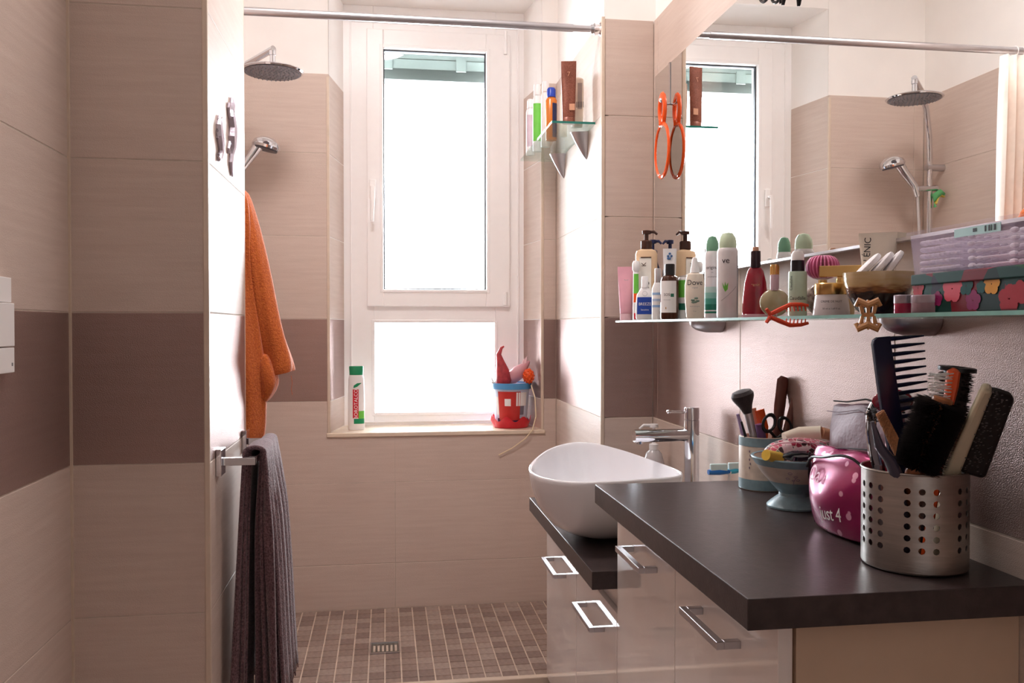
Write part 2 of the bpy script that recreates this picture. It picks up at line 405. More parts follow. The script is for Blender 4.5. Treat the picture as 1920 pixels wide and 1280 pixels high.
# recess line mouldings
part('frame_moulding', MB().frame(NB0 + .025, NB1 - .02, zb + .02, zt - .06, .006, .006, .006, .006, YN - .006, YN + .001), PVC, win, smooth=False, bevel=.002)
ax0, az1 = wx(718.5, 92); ax1, az0 = wx(911, 543)
sash = part('sash', MB().frame(sx0, sx1, sz0, sz1, ax0 - sx0, sx1 - ax1, az0 - sz0, sz1 - az1, YN - .018, YN + .05), PVC, win, smooth=False, bevel=.004)
part('glazing_bead', MB().frame(ax0 - .014, ax1 + .014, az0 - .014, az1 + .014, .012, .012, .012, .012, YN - .021, YN - .015), PVC, sash, smooth=False, bevel=.002)
GASK = mat('grey_gasket', (60, 62, 68), .6)
part('gasket', MB().frame(ax0 - .001, ax1 + .001, az0 - .001, az1 + .001, .0055, .0055, .0055, .0055, YN + .004, YN + .02), GASK, sash, smooth=False)
part('pane', MB().box((ax0 - .004, YN + .02, az0 - .004), (ax1 + .004, YN + .024, az1 + .004)), PANE, sash, smooth=False)
part('pane', MB().box((gx0 - .004, YN + .03, gz0 - .004), (gx1 + .004, YN + .034, gz1 + .004)), PANE, win, smooth=False)
part('glazing_bead', MB().frame(gx0 - .008, gx1 + .008, gz0 - .008, gz1 + .008, .012, .012, .012, .012, YN - .005, YN + .02), PVC, win, smooth=False, bevel=.002)
hx, hz1 = wx(699, 338); _, hz0 = wx(699, 418)
hd = part('window_handle', MB().box((hx - .013, YN - .03, hz1 - .075), (hx + .013, YN - .018, hz1)), PVC, win, bevel=.004)
part('lever', MB().tube([(hx, YN - .03, hz1 - .035), (hx, YN - .062, hz1 - .035), (hx, YN - .064, hz1 - .07), (hx - .003, YN - .058, hz0)], [.008, .009, .010, .007], 8, flat=.8), PVC, hd)
for (a, b, c_) in ((945, 62, 105), (945, 548, 572)):
    x, z1 = wx(a, b); _, z0 = wx(a, c_)
    part('hinge', MB().tube([(x + .003, YN - .022, z0), (x + .003, YN - .022, z1)], .007, 10), PVC, win)
# raised roller shutter outside
zs = on(800, 131, Y=3.56).z
sh = thing('roller_shutter', 'raised grey-green roller shutter slats outside at the top of the window', 'shutter', (0.1923, 3.56, zs))
part('shutter_box', MB().box((-.378, .045, -.03), (.378, .13, .42)), mat('box_grey', (60, 66, 62), .7), sh, smooth=False)
SL = mat('shutter_slat', (92, 102, 96), .5, var=.05)
for k in range(6):
    part('slat', MB().prism([(0, .002), (.012, .008), (.014, .022), (.008, .036), (0, .040), (.004, .022)], -.376, .376, 'x'), SL, sh, loc=(0, 0, k * .041))
part('end_stop', MB().box((-.2, -.006, -.004), (-.16, .0, .05)), SL, sh); part('end_stop', MB().box((.10, -.006, -.004), (.14, 0, .05)), SL, sh)

# ---------------------------------------------------------------- housing invented for the added fill light
o = thing('fill_light_housing', 'round flat white housing of the added ceiling fill light', 'lamp', (FILL_AT[0], FILL_AT[1], CEIL))
part('housing_base', MB().lathe([(.17, 0), (.18, -.015), (.18, -.03), (.17, -.035)], 32), PVC, o)

# ---------------------------------------------------------------- cabinets and worktops
HT_, HSK = -.3195, -.5043; XF = .4206; XC = .4728; YJ = 1.7008; YE = .9552
g_ = 'white gloss cabinets under the worktops'
def handle(par, y0, y1, z):
    """square-section bow handle: bar with two posts"""
    t = .011; X = .4385
    part('handle', MB().box((X, y0, z - t), (X + t, y1, z)).box((X + t, y0, z - t), (XC, y0 + t, z)).box((X + t, y1 - t, z - t), (XC, y1, z)), SATIN, par, smooth=False, bevel=.0007, seg=1)
vc = thing('vanity_cabinet', 'low white gloss vanity cabinet with two doors under the basin', 'cabinet', (.63, 2.1, .1))
def rel(mb, o): return mb.xf(Matrix.Translation(-Vector(o.location)))
zt_ = H + HSK - .038
def cpart(name, mb, m, par, root, **k):
    return part(name, rel(mb, root), m, par, **k)
cpart('body', MB().box((XC + .02, YJ + .022, -.0), (XR - .001, YRET - .002, zt_)), CARC, vc, vc, smooth=False)
ydm = 2.105
for (a, b, h0, h1) in ((YJ + .022, ydm - .0015, 1.82, 2.0), (ydm + .0015, YRET - .004, 2.225, 2.405)):
    d = cpart('door', MB().box((XC, a, 0), (XC + .018, b, H - .5935)), GLOSSW, vc, vc, smooth=False, bevel=.0012)
    t = .011; X = .4385; z = H - .655
    cpart('handle', MB().box((X, h0, z - t), (X + t, h1, z)).box((X + t, h0, z - t), (XC, h0 + t, z)).box((X + t, h1 - t, z - t), (XC, h1, z)), SATIN, d, vc, smooth=False, bevel=.0007, seg=1)
cpart('top_rail', MB().box((XC + .012, YJ + .022, H - .592), (XC + .019, YRET - .004, zt_)), GLOSSW, vc, vc, smooth=False)
tc_ = thing('tall_cabinet', 'taller white gloss cabinet with two doors nearest the camera', 'cabinet', (.63, 1.33, .1))
zt2 = H + HT_ - .038
cpart('body', MB().box((XC + .0235, .985, .0), (XR - .001, YJ + .02, zt2)), mat('beige_side_panel', (208, 184, 160), .45, var=.02), tc_, tc_, smooth=False)
for (a, b, h0, h1) in ((.985, 1.3605, 1.095, 1.245), (1.3635, YJ + .018, 1.455, 1.61)):
    d = cpart('door', MB().box((XC, a, 0), (XC + .019, b, zt2 - .002)), GLOSSW, tc_, tc_, smooth=False, bevel=.0012)
    t = .011; X = .4385; z = H - .4225
    cpart('handle', MB().box((X, h0, z - t), (X + t, h1, z)).box((X + t, h0, z - t), (XC, h0 + t, z)).box((X + t, h1 - t, z - t), (XC, h1, z)), SATIN, d, tc_, smooth=False, bevel=.0007, seg=1)
o = part('worktop', MB().box((XF, YE, H + HT_ - .038), (XR - .0005, YJ, H + HT_)), WORK, smooth=False, bevel=.0012)
tag(o, 'dark brown worktop on the taller cabinet, crowded with toiletries', 'worktop')
o = part('worktop', MB().box((XF, YJ + .022, H + HSK - .038), (XR - .0005, YRET - .001, H + HSK)), WORK, smooth=False, bevel=.0012)
tag(o, 'lower dark brown worktop carrying the white basin', 'worktop')

# ---------------------------------------------------------------- mirror and shelves
XM = .7678
mir = thing('wall_mirror', 'large frameless wall mirror above the long glass shelf', 'mirror', (XM, 1.2, H + .42))
MZ0, MZ1, MY0, MY1 = H + .1315, H + .7163, -.1, on(1228, 300, X=XM).y
cpart('mirror_glass', MB().box((XM, MY0, MZ0), (XM + .006, MY1, MZ1)), [MIRROR], mir, mir, smooth=False)
cpart('backing', MB().box((XM + .0062, MY0 + .005, MZ0 + .004), (XR - .0005, MY1 - .005, MZ1 - .004)), mat('mirror_backing', (170, 160, 150), .6), mir, mir, smooth=False)
cpart('bottom_rail', MB().box((XM - .002, MY0, MZ0 - .003), (XM + .014, MY1, MZ0 + .002)), SATIN, mir, mir, smooth=False)
XSH = .660; SHT = H + .0175; SHB = H + .0125; YSL = 2.425
gs = thing('glass_shelf', 'long clear glass shelf under the mirror crowded with toiletries', 'shelf', (.73, 1.5, SHB))
cpart('shelf_glass', MB().box((XSH + .0006, .3, SHB), (XR - .001, YSL - .0006, SHT)), GLASS, gs, gs, smooth=False)
cpart('glass_edge', MB().box((XSH, .3, SHB), (XSH + .0005, YSL, SHT)).box((XSH, YSL - .0005, SHB), (XR - .001, YSL, SHT)), mat('pale_green_edge', (120, 170, 160), .2, var=.1), gs, gs, smooth=False)
for xx in (1310, 1678):
    q = on(xx, 603, X=.745); mb = MB(); n = 14
    rings = []
    for k in range(7):
        f = k / 6; rr = .036 * math.cos(f * PI / 2 * .93)
        rings.append([(XR - .001 - .0 - (.075 * math.cos(f * PI / 2 * .8) * math.sin(PI * i / n)), q.y - rr * math.cos(PI * i / n), SHB - .0005 - .026 * math.sin(f * PI / 2)) for i in range(n + 1)])
    mb.rings(rings, True)
    cpart('bracket', mb, SATIN, gs, gs, ang=60)
# small shelf in the shower
g2 = thing('shower_shelf', 'small clear glass shelf on the shower wall beside the window', 'shelf', (.57, 2.88, H + .62))
q0, q1 = on(1035, 229, h=.6225), on(975, 301, h=.6225)
y0s, y1s = 2.583, YB - .004; x0s = .503
cpart('shelf_glass', MB().box((x0s, y0s + .0006, H + .619), (XS - .001, y1s, H + .626)), GLASS, g2, g2, smooth=False)
cpart('glass_edge', MB().box((x0s, y0s, H + .619), (XS - .001, y0s + .0008, H + .626)), GEDGE, g2, g2, smooth=False)
for Yb_ in (2.70, 3.05):
    n = 12; rings = []
    for k in range(8):
        f = k / 7; s_ = (1 - f) ** .8 + .02
        rings.append([(XS - .001 - (.052 * s_ * math.sin(PI * i / n)), Yb_ - .024 * s_ * math.cos(PI * i / n), H + .6185 - .085 * f) for i in range(n + 1)])
    cpart('bracket', MB().rings(rings, True), SATIN, g2, g2, ang=60)

# ================================================================ helpers for the toiletries
def bm_(name, col, **k): return mat(name, col, **k)
def place(x0, x1, ytop, X, zb_):
    """centre, radius and height of something x0..x1 wide in the photograph standing on height zb_ at wall distance X"""
    q = on((x0 + x1) / 2, 600, X=X); d = dep(X, q.y)
    r = (x1 - x0) / 2 * d / FPX
    top = on((x0 + x1) / 2, ytop, X=X).z
    return X, q.y, r, top - zb_
SHZ = SHT + .0002
GS = 'toiletries on the long glass shelf'
def bottle(name, label, cat, X, Y, z, group=None, rz=None): return thing(name, label, cat, (X, Y, z), face_cam(X, Y) if rz is None else rz, group)
PINKT = bm_('pink_tube_plastic', (226, 168, 186), rough=.35)
BEIGE = bm_('beige_lotion', (228, 196, 160), rough=.3, var=.03)
BROWN = bm_('brown_plastic', (74, 46, 38), rough=.25)
NAVY = bm_('navy_plastic', (34, 42, 84), rough=.3)
BLUEL = bm_('blue_label', (36, 74, 168), rough=.4)
AMBER = bm_('amber_glass', (70, 32, 16), rough=.08, coat=.5)
GREEN = bm_('green_plastic', (24, 138, 92), rough=.35)
LGREEN = bm_('pale_green_plastic', (176, 214, 178), rough=.3)
BGREEN = bm_('bright_green', (110, 196, 74), rough=.4)
DGREEN = bm_('dark_green_print', (28, 112, 88), rough=.4)
RED = bm_('red_plastic', (206, 30, 48), rough=.3)
ORANGE = bm_('orange_plastic', (240, 92, 36), rough=.3)
PEACH = bm_('peach_plastic', (214, 160, 130), rough=.35)
SKYB = bm_('sky_blue_plastic', (90, 160, 214), rough=.35)
GREYM = bm_('grey_print', (150, 150, 156), rough=.5)
CREAMP = bm_('cream_plastic', (236, 224, 208), rough=.35)
WOOD = bm_('varnished_wood', (150, 92, 58), rough=.35, var=.25, stretch=(1, 1, .2), vscale=60)
BRIST = bm_('black_bristle', (30, 21, 22), rough=.6)

def pump(o, z, r, m, dirx=1, hgt=.05):
    """pump head: collar, stem, nozzle"""
    part('collar', MB().lathe([(r * .95, z), (r, z + .002), (r, z + hgt * .42), (r * .85, z + hgt * .46)], 18), m, o)
    p = part('pump_head', MB().lathe([(r * .38, z + hgt * .45), (r * .38, z + hgt * .78), (r * .75, z + hgt * .8), (r * .78, z + hgt * .98), (r * .5, z + hgt)], 14)
             .tube([(0, 0, z + hgt * .9), (dirx * r * 1.3, 0, z + hgt * .92), (dirx * r * 1.9, 0, z + hgt * .78)], [.0045, .004, .003], 8), m, o)
    return p
def crimped_tube(o, w, h, m, capm=None, cap_h=.018, cap_r=None, t=.0014, depth=None):
    """squeeze tube standing on its cap, flat crimp on top"""
    depth = depth or w * .62; cap_r = cap_r or w * .36
    if cap_h:
        part('cap', MB().lathe([(cap_r, 0), (cap_r, cap_h * .95), (cap_r * .95, cap_h)], 20, 1, depth / w), capm or m, o)
    rings = []
    for k in range(9):
        f = k / 8; ww = (cap_r * 1.02) * (1 - f) + (w / 2) * f; dd = (depth / 2) * (1 - f ** 1.5) + t * f
        if k == 0: dd = cap_r * depth / w
        rings.append([(ww * math.copysign(abs(math.cos(2 * PI * i / 20)) ** .8, math.cos(2 * PI * i / 20)), dd * math.sin(2 * PI * i / 20), cap_h + (h - cap_h) * .93 * f) for i in range(20)])
    rings.append([(p[0], p[1], h) for p in rings[-1]])
    return part('tube_body', MB().rings(rings), m, o)
def label_patch(o, r, z0, z1, a0, a1, m, ry=None, name='label', r1=None):
    return part(name, wrap(r + .0003, z0, z1, a0, a1, ry=(ry + .0003) if ry else None, r1=r1), m, o)

# ================================================================ long shelf, left to right
X, Y, r, h = place(1158, 1190, 500, .688, SHZ)
o = bottle('squeeze_tube', 'pale pink squeeze tube at the far left end of the long glass shelf', 'tube', X, Y, SHZ)
crimped_tube(o, 2 * r, h, PINKT, bm_('pale_pink_cap', (214, 176, 186), rough=.3), .02, r * .72)
lettering('floral', .006, GREYM, o, y=-.0135, z=h * .75)

X, Y, r, h = place(1186, 1199, 489, .678, SHZ)
o = bottle('slim_bottle', 'slim white bottle with round white cap and leaf print beside the pink tube', 'bottle', X, Y, SHZ)
part('body', MB().lathe([(r * .9, 0), (r * .95, .002), (r * .85, h * .8), (r * .5, h * .83)], 16), WHITE, o)
part('cap', MB().lathe([(r * .8, h * .82), (r * 1.1, h * .85), (r * 1.1, h * .96), (r * .7, h)], 16), WHITE, o)
label_patch(o, r * .96, h * .45, h * .78, -.9, .9, BGREEN, r1=r * .88); label_patch(o, r * .965, h * .3, h * .45, -.8, .3, ORANGE)
label_patch(o, r * .98, h * .02, h * .12, -.6, .8, RED)

X, Y, r, h = place(1191, 1232, 432, .712, SHZ)
o = bottle('pump_bottle', 'tall beige lotion bottle with brown pump reading nutre', 'bottle', X, Y, SHZ)
hb = h * .79; ry = r * .72
part('body', MB().lathe([(r * .92, 0), (r, .004), (r, hb * .93), (r * .9, hb * .975), (r * .55, hb)], 28, 1, .72, p=2.6), BEIGE, o)
lb = bm_('cream_label', (238, 232, 222), rough=.5)
part('label', MB().box((-r * .62, -ry * .96 - .0012, hb * .05), (r * .45, -ry * .96 - .0004, hb * .88)), lb, o, smooth=False, bevel=.0002)
lettering('nutre', .021, INK, o, y=-ry - .0012, x=r * .05, z=hb * .42, rot=PI / 2)
lettering('K', .018, BROWN, o, y=-ry - .0012, x=-r * .2, z=hb * .78, rot=PI / 2)
part('fruit_print', MB().lathe([(.001, -.012), (.011, -.005), (.012, .004), (.001, .012)], 14, 1, .1, (-r * .2, -ry - .001, hb * .28)), bm_('apricot_print', (232, 148, 96), rough=.5), o)
part('stripe', MB().box((-r * .5, -ry - .0016, hb * .87), (r * .45, -ry - .0008, hb * .885)), BROWN, o, smooth=False)
pump(o, hb, r * .52, BROWN, 1, h - hb)

X, Y, r, h = .7425, 2.335, .0215, .226
o = bottle('pump_bottle', 'navy blue pump bottle standing behind the beige lotion bottle', 'bottle', X, Y, SHZ)
part('body', MB().lathe([(r * .95, 0), (r, .004), (r, h * .62), (r * .5, h * .76)], 24, 1, .85), NAVY, o)
pump(o, h * .76, r * .6, NAVY, 1, h * .24)

X, Y, r, h = place(1192, 1226, 518, .668, SHZ)
o = bottle('deodorant_bottle', 'small white bottle with blue label reading BREEZE', 'bottle', X, Y, SHZ)
part('body', MB().lathe([(r * .85, 0), (r, .006), (r, h * .35), (r * .88, h * .58), (r * .4, h * .74)], 28, 1, .6), WHITE, o)
part('cap', MB().lathe([(r * .38, h * .74), (r * .38, h * .98), (r * .32, h)], 16), WHITE, o)
label_patch(o, r, h * .13, h * .52, -1.0, 1.0, BLUEL, ry=r * .6, r1=r * .99)
lettering('BREEZE', .0105, WINK, o, r=r + .0009, ry=r * .6 + .0009, z=h * .36)
lettering('Sensitive', .006, WINK, o, r=r + .0009, ry=r * .6 + .0009, z=h * .23)
part('emblem', MB().torus((0, -r * .58, h * .6), .006, .0004, 20, 5), GREYM, o)

X, Y, r, h = place(1222, 1244, 503, .682, SHZ)
o = bottle('small_bottle', 'small white bottle with wavy blue label and silver cap', 'bottle', X, Y, SHZ)
part('body', MB().lathe([(r * .92, 0), (r, .004), (r, h * .6), (r * .6, h * .72)], 24), WHITE, o)
part('cap', MB().lathe([(r * .52, h * .72), (r * .52, h * .98), (r * .45, h)], 18), SATIN, o)
for a_, c_ in ((.48, (150, 186, 226)), (.36, (186, 206, 234)), (.24, (140, 176, 220))):
    label_patch(o, r, h * a_, h * (a_ + .045), -1.1, 1.1, bm_('wave_%d' % int(a_ * 100), c_, rough=.4), name='wave_print')

X, Y, r, h = place(1238, 1273, 495, .672, SHZ)
o = bottle('amber_bottle', 'dark amber glass bottle with black cap and white label', 'bottle', X, Y, SHZ)
part('body', MB().lathe([(r * .9, 0), (r, .004), (r, h * .68), (r * .85, h * .76), (r * .5, h * .8)], 28), AMBER, o)
part('cap', MB().lathe([(r * .52, h * .79), (r * .54, h * .98), (r * .5, h)], 20), BLACK, o)
label_patch(o, r, h * .12, h * .69, -1.15, .75, WINK)
lettering('SOS', .009, BROWN, o, r=r + .0009, z=h * .44, a0=-.3)
label_patch(o, r + .0004, h * .4, h * .46, .1, .45, DGREEN, name='leaf_print')
lettering('olio naturale', .0035, GREYM, o, r=r + .0009, z=h * .35, a0=-.3)
part('drop_print', MB().sphere((-.008, -r * .93, h * .2), .002, 8, 6, 1, .3, 1.6), GOLD, o)

X, Y, r, h = place(1243, 1268, 466, .715, SHZ)
o = bottle('squeeze_tube', 'white tube with blue floral print tilted behind the amber bottle', 'tube', X, Y, SHZ)
crimped_tube(o, 2 * r, h, WHITE, WHITE, .02, r * .7)
for k in range(5):
    part('flower_print', MB().sphere((-.004 + .004 * (k % 3), -.004, h * .86 + .006 * (k // 2)), .0032, 8, 5, 1, .3, 1), bm_('flower_blue', (70, 110, 160), rough=.5), o)
X, Y, r, h = place(1271, 1292, 520, .708, SHZ)
o = bottle('small_bottle', 'small white bottle with bright green label behind the spray bottle', 'bottle', X, Y, SHZ)
part('body', MB().lathe([(r * .95, 0), (r, .003), (r, h * .95), (r * .8, h)], 22), WHITE, o)
label_patch(o, r, h * .52, h * .93, -1.3, 1.3, BGREEN); label_patch(o, r, h * .22, h * .38, -1.3, 1.3, DGREEN)

X, Y, r, h = place(1284, 1321, 482, .680, SHZ)
o = bottle('spray_bottle', 'white body spray bottle reading Dove beside two deodorant cans', 'bottle', X, Y, SHZ)
part('body', MB().lathe([(r * .75, 0), (r * .86, .005), (r, h * .35), (r, h * .55), (r * .8, h * .72), (r * .5, h * .745)], 30, 1, .7), CREAMP, o)
part('cap', MB().lathe([(r * .48, h * .745), (r * .46, h * .76), (r * .42, h * .83), (r * .36, h * .86), (r * .3, h * .94), (r * .22, h * .99), (r * .1, h)], 18), WHITE, o)
lettering('Dove', .017, INK, o, r=r, ry=r * .7 + .0009, z=h * .58)
lettering('original', .0045, GREYM, o, r=r, ry=r * .7 + .0009, z=h * .50)
for k, (a, b) in enumerate(((-.004, .3), (.003, .33), (.001, .27), (-.003, .265), (.006, .285))):
    part('leaf_print', MB().sphere((a, -r * .69, h * b), .0036, 8, 5, 1.3, .25, .7), bm_('sage_print', (120, 140, 124), rough=.5), o)
lettering('deodorant spray', .0034, GREYM, o, r=r, ry=r * .7 + .0009, z=h * .2)
lettering('75 ml', .003, GREYM, o, r=r, ry=r * .7 + .0009, z=h * .12)

def can(label, x0, x1, yt, X, dark, txt):
    X, Y, r, h = place(x0, x1, yt, X, SHZ)
    o = bottle('deodorant_can', label, 'can', X, Y, SHZ, 'deodorant cans on the long glass shelf')
    part('body', MB().lathe([(r * .95, 0), (r, .003), (r, h * .76), (r * .95, h * .79), (r * .86, h * .81)], 32), bm_('pearl_white_can', (232, 228, 230), rough=.25, metal=.1), o)
    part('cap', MB().lathe([(r * .84, h * .81), (r * .86, h * .86), (r * .78, h * .93), (r * .5, h * .985), (r * .05, h)], 24), bm_('milky_green_plastic', (206, 226, 196), rough=.25) if not dark else bm_('misty_green_plastic', (120, 168, 140), rough=.25), o)
    return o, r, h
o, r, h = can('deodorant can with a dark green fade at its foot and green cap', 1321, 1349, 442, .687, 1, 0)
z_ = [.10, .17, .24, .31, .38]; cc = [(20, 112, 90), (70, 150, 132), (130, 184, 172), (180, 208, 202)]
for k in range(4): label_patch(o, r, h * z_[k], h * z_[k + 1], -1.4, 1.4, bm_('fade_%d' % k, cc[k], rough=.4), name='green_band')
label_patch(o, r, h * .06, h * .085, -1.4, 1.4, DGREEN, name='green_line')
lettering('original', .0095, INK, o, r=r + .0008, z=h * .61)
lettering('anti-perspirant', .0035, INK, o, r=r + .0008, z=h * .5); lettering('48h', .0035, GREYM, o, r=r + .0008, z=h * .55)
o, r, h = can('taller pale deodorant can with light green cap marked ve', 1344, 1383, 435, .686, 0, 0)
lettering('ve', .017, INK, o, r=r + .0008, z=h * .66, a0=-.15)
for k, s_ in enumerate((-1, 0, 1)):
    part('leaf_print', MB().add([(0, -r - .0006, h * .30), (.003 + .002 * s_, -r - .0004, h * .33), (.006 * s_, -r - .0006, h * (.42 - .01 * abs(s_))), (-.002 + .002 * s_, -r - .0004, h * .35)], [(0, 1, 2, 3)]), BGREEN, o, smooth=False).location.x = -r * .2
part('curve_print', MB().tube([((r + .0006) * math.sin(a), -(r + .0006) * math.cos(a), h * (.2 + .1 * (a + .6) ** 1.2)) for a in [-.6 + .15 * k for k in range(11)]], .0004, 4), GREYM, o)
label_patch(o, r, h * .04, h * .72, 1.1, 1.35, GREYM, name='barcode_panel')

X, Y, r, h = .752, 1.66, .011, .055
o = bottle('vial', 'small amber vial behind the deodorant cans', 'bottle', X, Y, SHZ)
part('body', MB().lathe([(r * .95, 0), (r, .002), (r, h * .75), (r * .5, h * .82)], 16), AMBER, o); part('cap', MB().lathe([(r * .6, h * .8), (r * .6, h)], 14), BROWN, o)

X, Y, r, h = place(1392, 1440, 463, .690, SHZ)
o = bottle('perfume_bottle', 'deep red cone-shaped perfume bottle with dark cap reading Farenight', 'bottle', X, Y, SHZ)
RG = bm_('red_glass', (150, 18, 44), rough=.06, coat=.6, var=.15)
part('body', MB().lathe([(r * .98, 0), (r, .004), (r * .97, h * .25), (r * .82, h * .5), (r * .6, h * .66), (r * .42, h * .71)], 30, 1, .6, p=2.4), RG, o)
part('foot', MB().lathe([(r * 1.02, 0), (r * 1.02, .005), (r * .98, .006)], 30, 1, .62, p=2.4), bm_('clear_foot', (196, 150, 160), rough=.1), o)
part('neck', MB().lathe([(r * .38, h * .7), (r * .4, h * .72), (r * .38, h * .94)], 18), bm_('plum_black_plastic', (52, 34, 44), rough=.25), o)
part('sprayer', MB().lathe([(r * .24, h * .94), (r * .24, h * .99), (r * .2, h)], 14), PEACH, o)
lettering('Farenight', .0085, PEACH, o, r=r * .84, ry=r * .52, z=h * .46)

X, Y, r, h = place(1425, 1479, 496, .684, SHZ)
o = bottle('perfume_bottle', 'round flask of pale olive perfume with a ribbed gold collar', 'bottle', X, Y, SHZ)
PG = bm_('pearl_glass', (196, 180, 150), rough=.08, coat=.6, col2=(160, 150, 112))
zc = r * .98
part('body', MB().lathe([(max(.0004, r * math.sin(PI * i / 14)), zc - r * .98 * math.cos(PI * i / 14)) for i in range(15)], 32, 1, .42), PG, o)
part('neck', MB().lathe([(r * .3, zc * 1.85), (r * .3, h * .80), (r * .28, h * .81)], 18), bm_('mauve_glass', (190, 160, 170), rough=.1), o)
cg = MB()
cg.lathe([(r * .28, h * .8), (r * .28, h)], 20)
for k in range(20): cg.tube([(r * .28 * math.cos(k * PI / 10), r * .28 * math.sin(k * PI / 10), h * .8), (r * .28 * math.cos(k * PI / 10), r * .28 * math.sin(k * PI / 10), h * .97)], .0006, 4)
part('collar', cg, GOLD, o)

X, Y, r, h = place(1478, 1512, 470, .676, SHZ)
o = bottle('serum_bottle', 'pale green frosted serum bottle with black collar and white cap reading Caudalie', 'bottle', X, Y, SHZ)
part('body', MB().lathe([(r * .95, 0), (r, .003), (r, h * .66), (r * .95, h * .68)], 28), bm_('frosted_green_glass', (186, 208, 188), rough=.2), o)
part('collar', MB().lathe([(r * .74, h * .68), (r * .72, h * .85)], 22), BLACK, o)
part('cap', MB().lathe([(r * .68, h * .85), (r * .68, h * .94), (r * .5, h * .99), (r * .05, h)], 22), WHITE, o)
lettering('Caudalie', .0085, INK, o, r=r + .0008, z=h * .27); lettering('Caudalie', .007, INK, o, r=r + .0008, z=h * .5, rot=PI / 2, a0=-.7)
lettering('serum', .0045, INK, o, r=r + .0008, z=h * .14); lettering('30 ml', .0045, INK, o, r=r + .0008, z=h * .09)

# round bubbly perfume bottle with the pink rubber brush on it
X, Y, r, h = place(1510, 1574, 500, .722, SHZ)
o = bottle('perfume_bottle', 'round bubbled clear perfume disc under the pink scalp brush', 'bottle', X, Y, SHZ)
part('body', MB().lathe([(max(.0004, r * math.sin(PI * i / 14)), r * .98 - r * .98 * math.cos(PI * i / 14)) for i in range(15)], 32, 1, .36), bm_('bubbled_glass', (196, 178, 168), rough=.08, col2=(120, 96, 90), vscale=160, coat=.6, bump=.6, bscale=220), o)
ztop = 2 * r * .98
part('neck', MB().lathe([(r * .25, ztop - .004), (r * .25, ztop + .004)], 16), GOLD, o)
X2, Y2, r2, _ = place(1511, 1573, 500, .716, SHZ)
zb2 = SHZ + ztop + .0045
o = bottle('scalp_brush', 'pink rubber scalp brush with radial fins balanced on a round perfume bottle', 'brush', X2, Y2, zb2)
PK = bm_('pink_rubber', (226, 122, 170), rough=.4, sheen=.3)
part('base', MB().lathe([(r2 * .35, 0), (r2 * .5, .003), (r2 * .5, .01), (.001, .014)], 20), bm_('clear_base', (220, 200, 210), rough=.2), o)
for k in range(26):
    a = 2 * PI * k / 26
    fin = MB(); pts = []
    for i in range(9):
        t = -1.2 + 2.5 * i / 8
        rr = r2 * .985 * math.cos(t) ** .6 if math.cos(t) > 0 else .001
        pts.append((rr, r2 * .74 + r2 * .72 * math.sin(t)))
    pts += [(r2 * .25, r2 * 1.1), (r2 * .25, r2 * .2)]
    fin.prism(pts, -.0011, .0011, 'y'); fin.xf(Matrix.Rotation(a, 4, 'Z'))
    part('fin', fin, PK, o, smooth=False)

# face cream jar
X, Y, r, h = place(1525, 1592, 531, .690, SHZ)
o = bottle('cream_jar', 'silver grey face cream jar with gold lid beside the horn bowl', 'jar', X, Y, SHZ)
part('body', MB().lathe([(r, 0), (r * 1.0, .002), (r * .88, h * .62), (r * .86, h * .64)], 36), bm_('pearl_grey', (206, 198, 200), rough=.2, coat=.4), o)
part('lid', MB().lathe([(r * .88, h * .64), (r * .9, h * .66), (r * .9, h * .97), (r * .86, h)], 36), GOLD, o)
lettering('CREME DE NUIT', .0045, INK, o, r=r * .95 + .0014, z=h * .42); lettering('50 ml e 1.69 fl oz', .0038, INK, o, r=r * .98 + .0012, z=h * .2)

# gold T-cap perfume
X, Y, r, h = place(1545, 1608, 498, .722, SHZ)
o = bottle('perfume_bottle', 'perfume bottle with long rectangular gold cap behind the cream jar', 'bottle', X, Y, SHZ)
part('body', MB().box((-.02, -.009, 0), (.02, .009, h * .58)), bm_('champagne_glass', (222, 196, 150), rough=.1, coat=.5), o, smooth=False, bevel=.003)
part('neck', MB().lathe([(.0075, h * .58), (.0075, h * .74)], 16), GOLD, o)
part('cap', MB().box((-.033, -.007, h * .78), (.033, .007, h * 1.0)).box((-.006, -.006, h * .7), (.006, .006, h * .78)), GOLD, o, smooth=False, bevel=.001)

# horn bowl with cotton pads
X, Y, r, h = place(1584, 1710, 511, .705, SHZ)
r = .049; q = on(1647, 560, X=.707); Y = q.y
h = on(1640, 511, X=.70).z - SHZ
o = bottle('horn_bowl', 'polished horn bowl, amber above and near black below, holding cotton pads', 'bowl', .707, Y, SHZ)
HM = bpy.data.materials.new('polished_horn'); HM.use_nodes = True; nt = HM.node_tree; N = nt.nodes; L = nt.links
b = N['Principled BSDF']; b.inputs['Roughness'].default_value = .12; b.inputs['Coat Weight'].default_value = .5
t = N.new('ShaderNodeTexCoord'); sp = N.new('ShaderNodeSeparateXYZ'); L.new(t.outputs['Object'], sp.inputs[0])
nz = N.new('ShaderNodeTexNoise'); nz.inputs['Scale'].default_value = 1; mp = N.new('ShaderNodeMapping'); mp.inputs['Scale'].default_value = (40, 40, 220)
L.new(t.outputs['Object'], mp.inputs[0]); L.new(mp.outputs[0], nz.inputs[0])
ma = N.new('ShaderNodeMath'); ma.operation = 'MULTIPLY_ADD'; ma.inputs[1].default_value = .025; L.new(nz.outputs[0], ma.inputs[0]); L.new(sp.outputs['Z'], ma.inputs[2])
mr = N.new('ShaderNodeMapRange'); mr.inputs[1].default_value = .01; mr.inputs[2].default_value = h + .012; L.new(ma.outputs[0], mr.inputs[0])
cr = N.new('ShaderNodeValToRGB'); e = cr.color_ramp.elements
e[0].position = .0; e[0].color = (*lin((34, 22, 22)), 1); e[1].position = 1; e[1].color = (*lin((206, 184, 146)), 1)
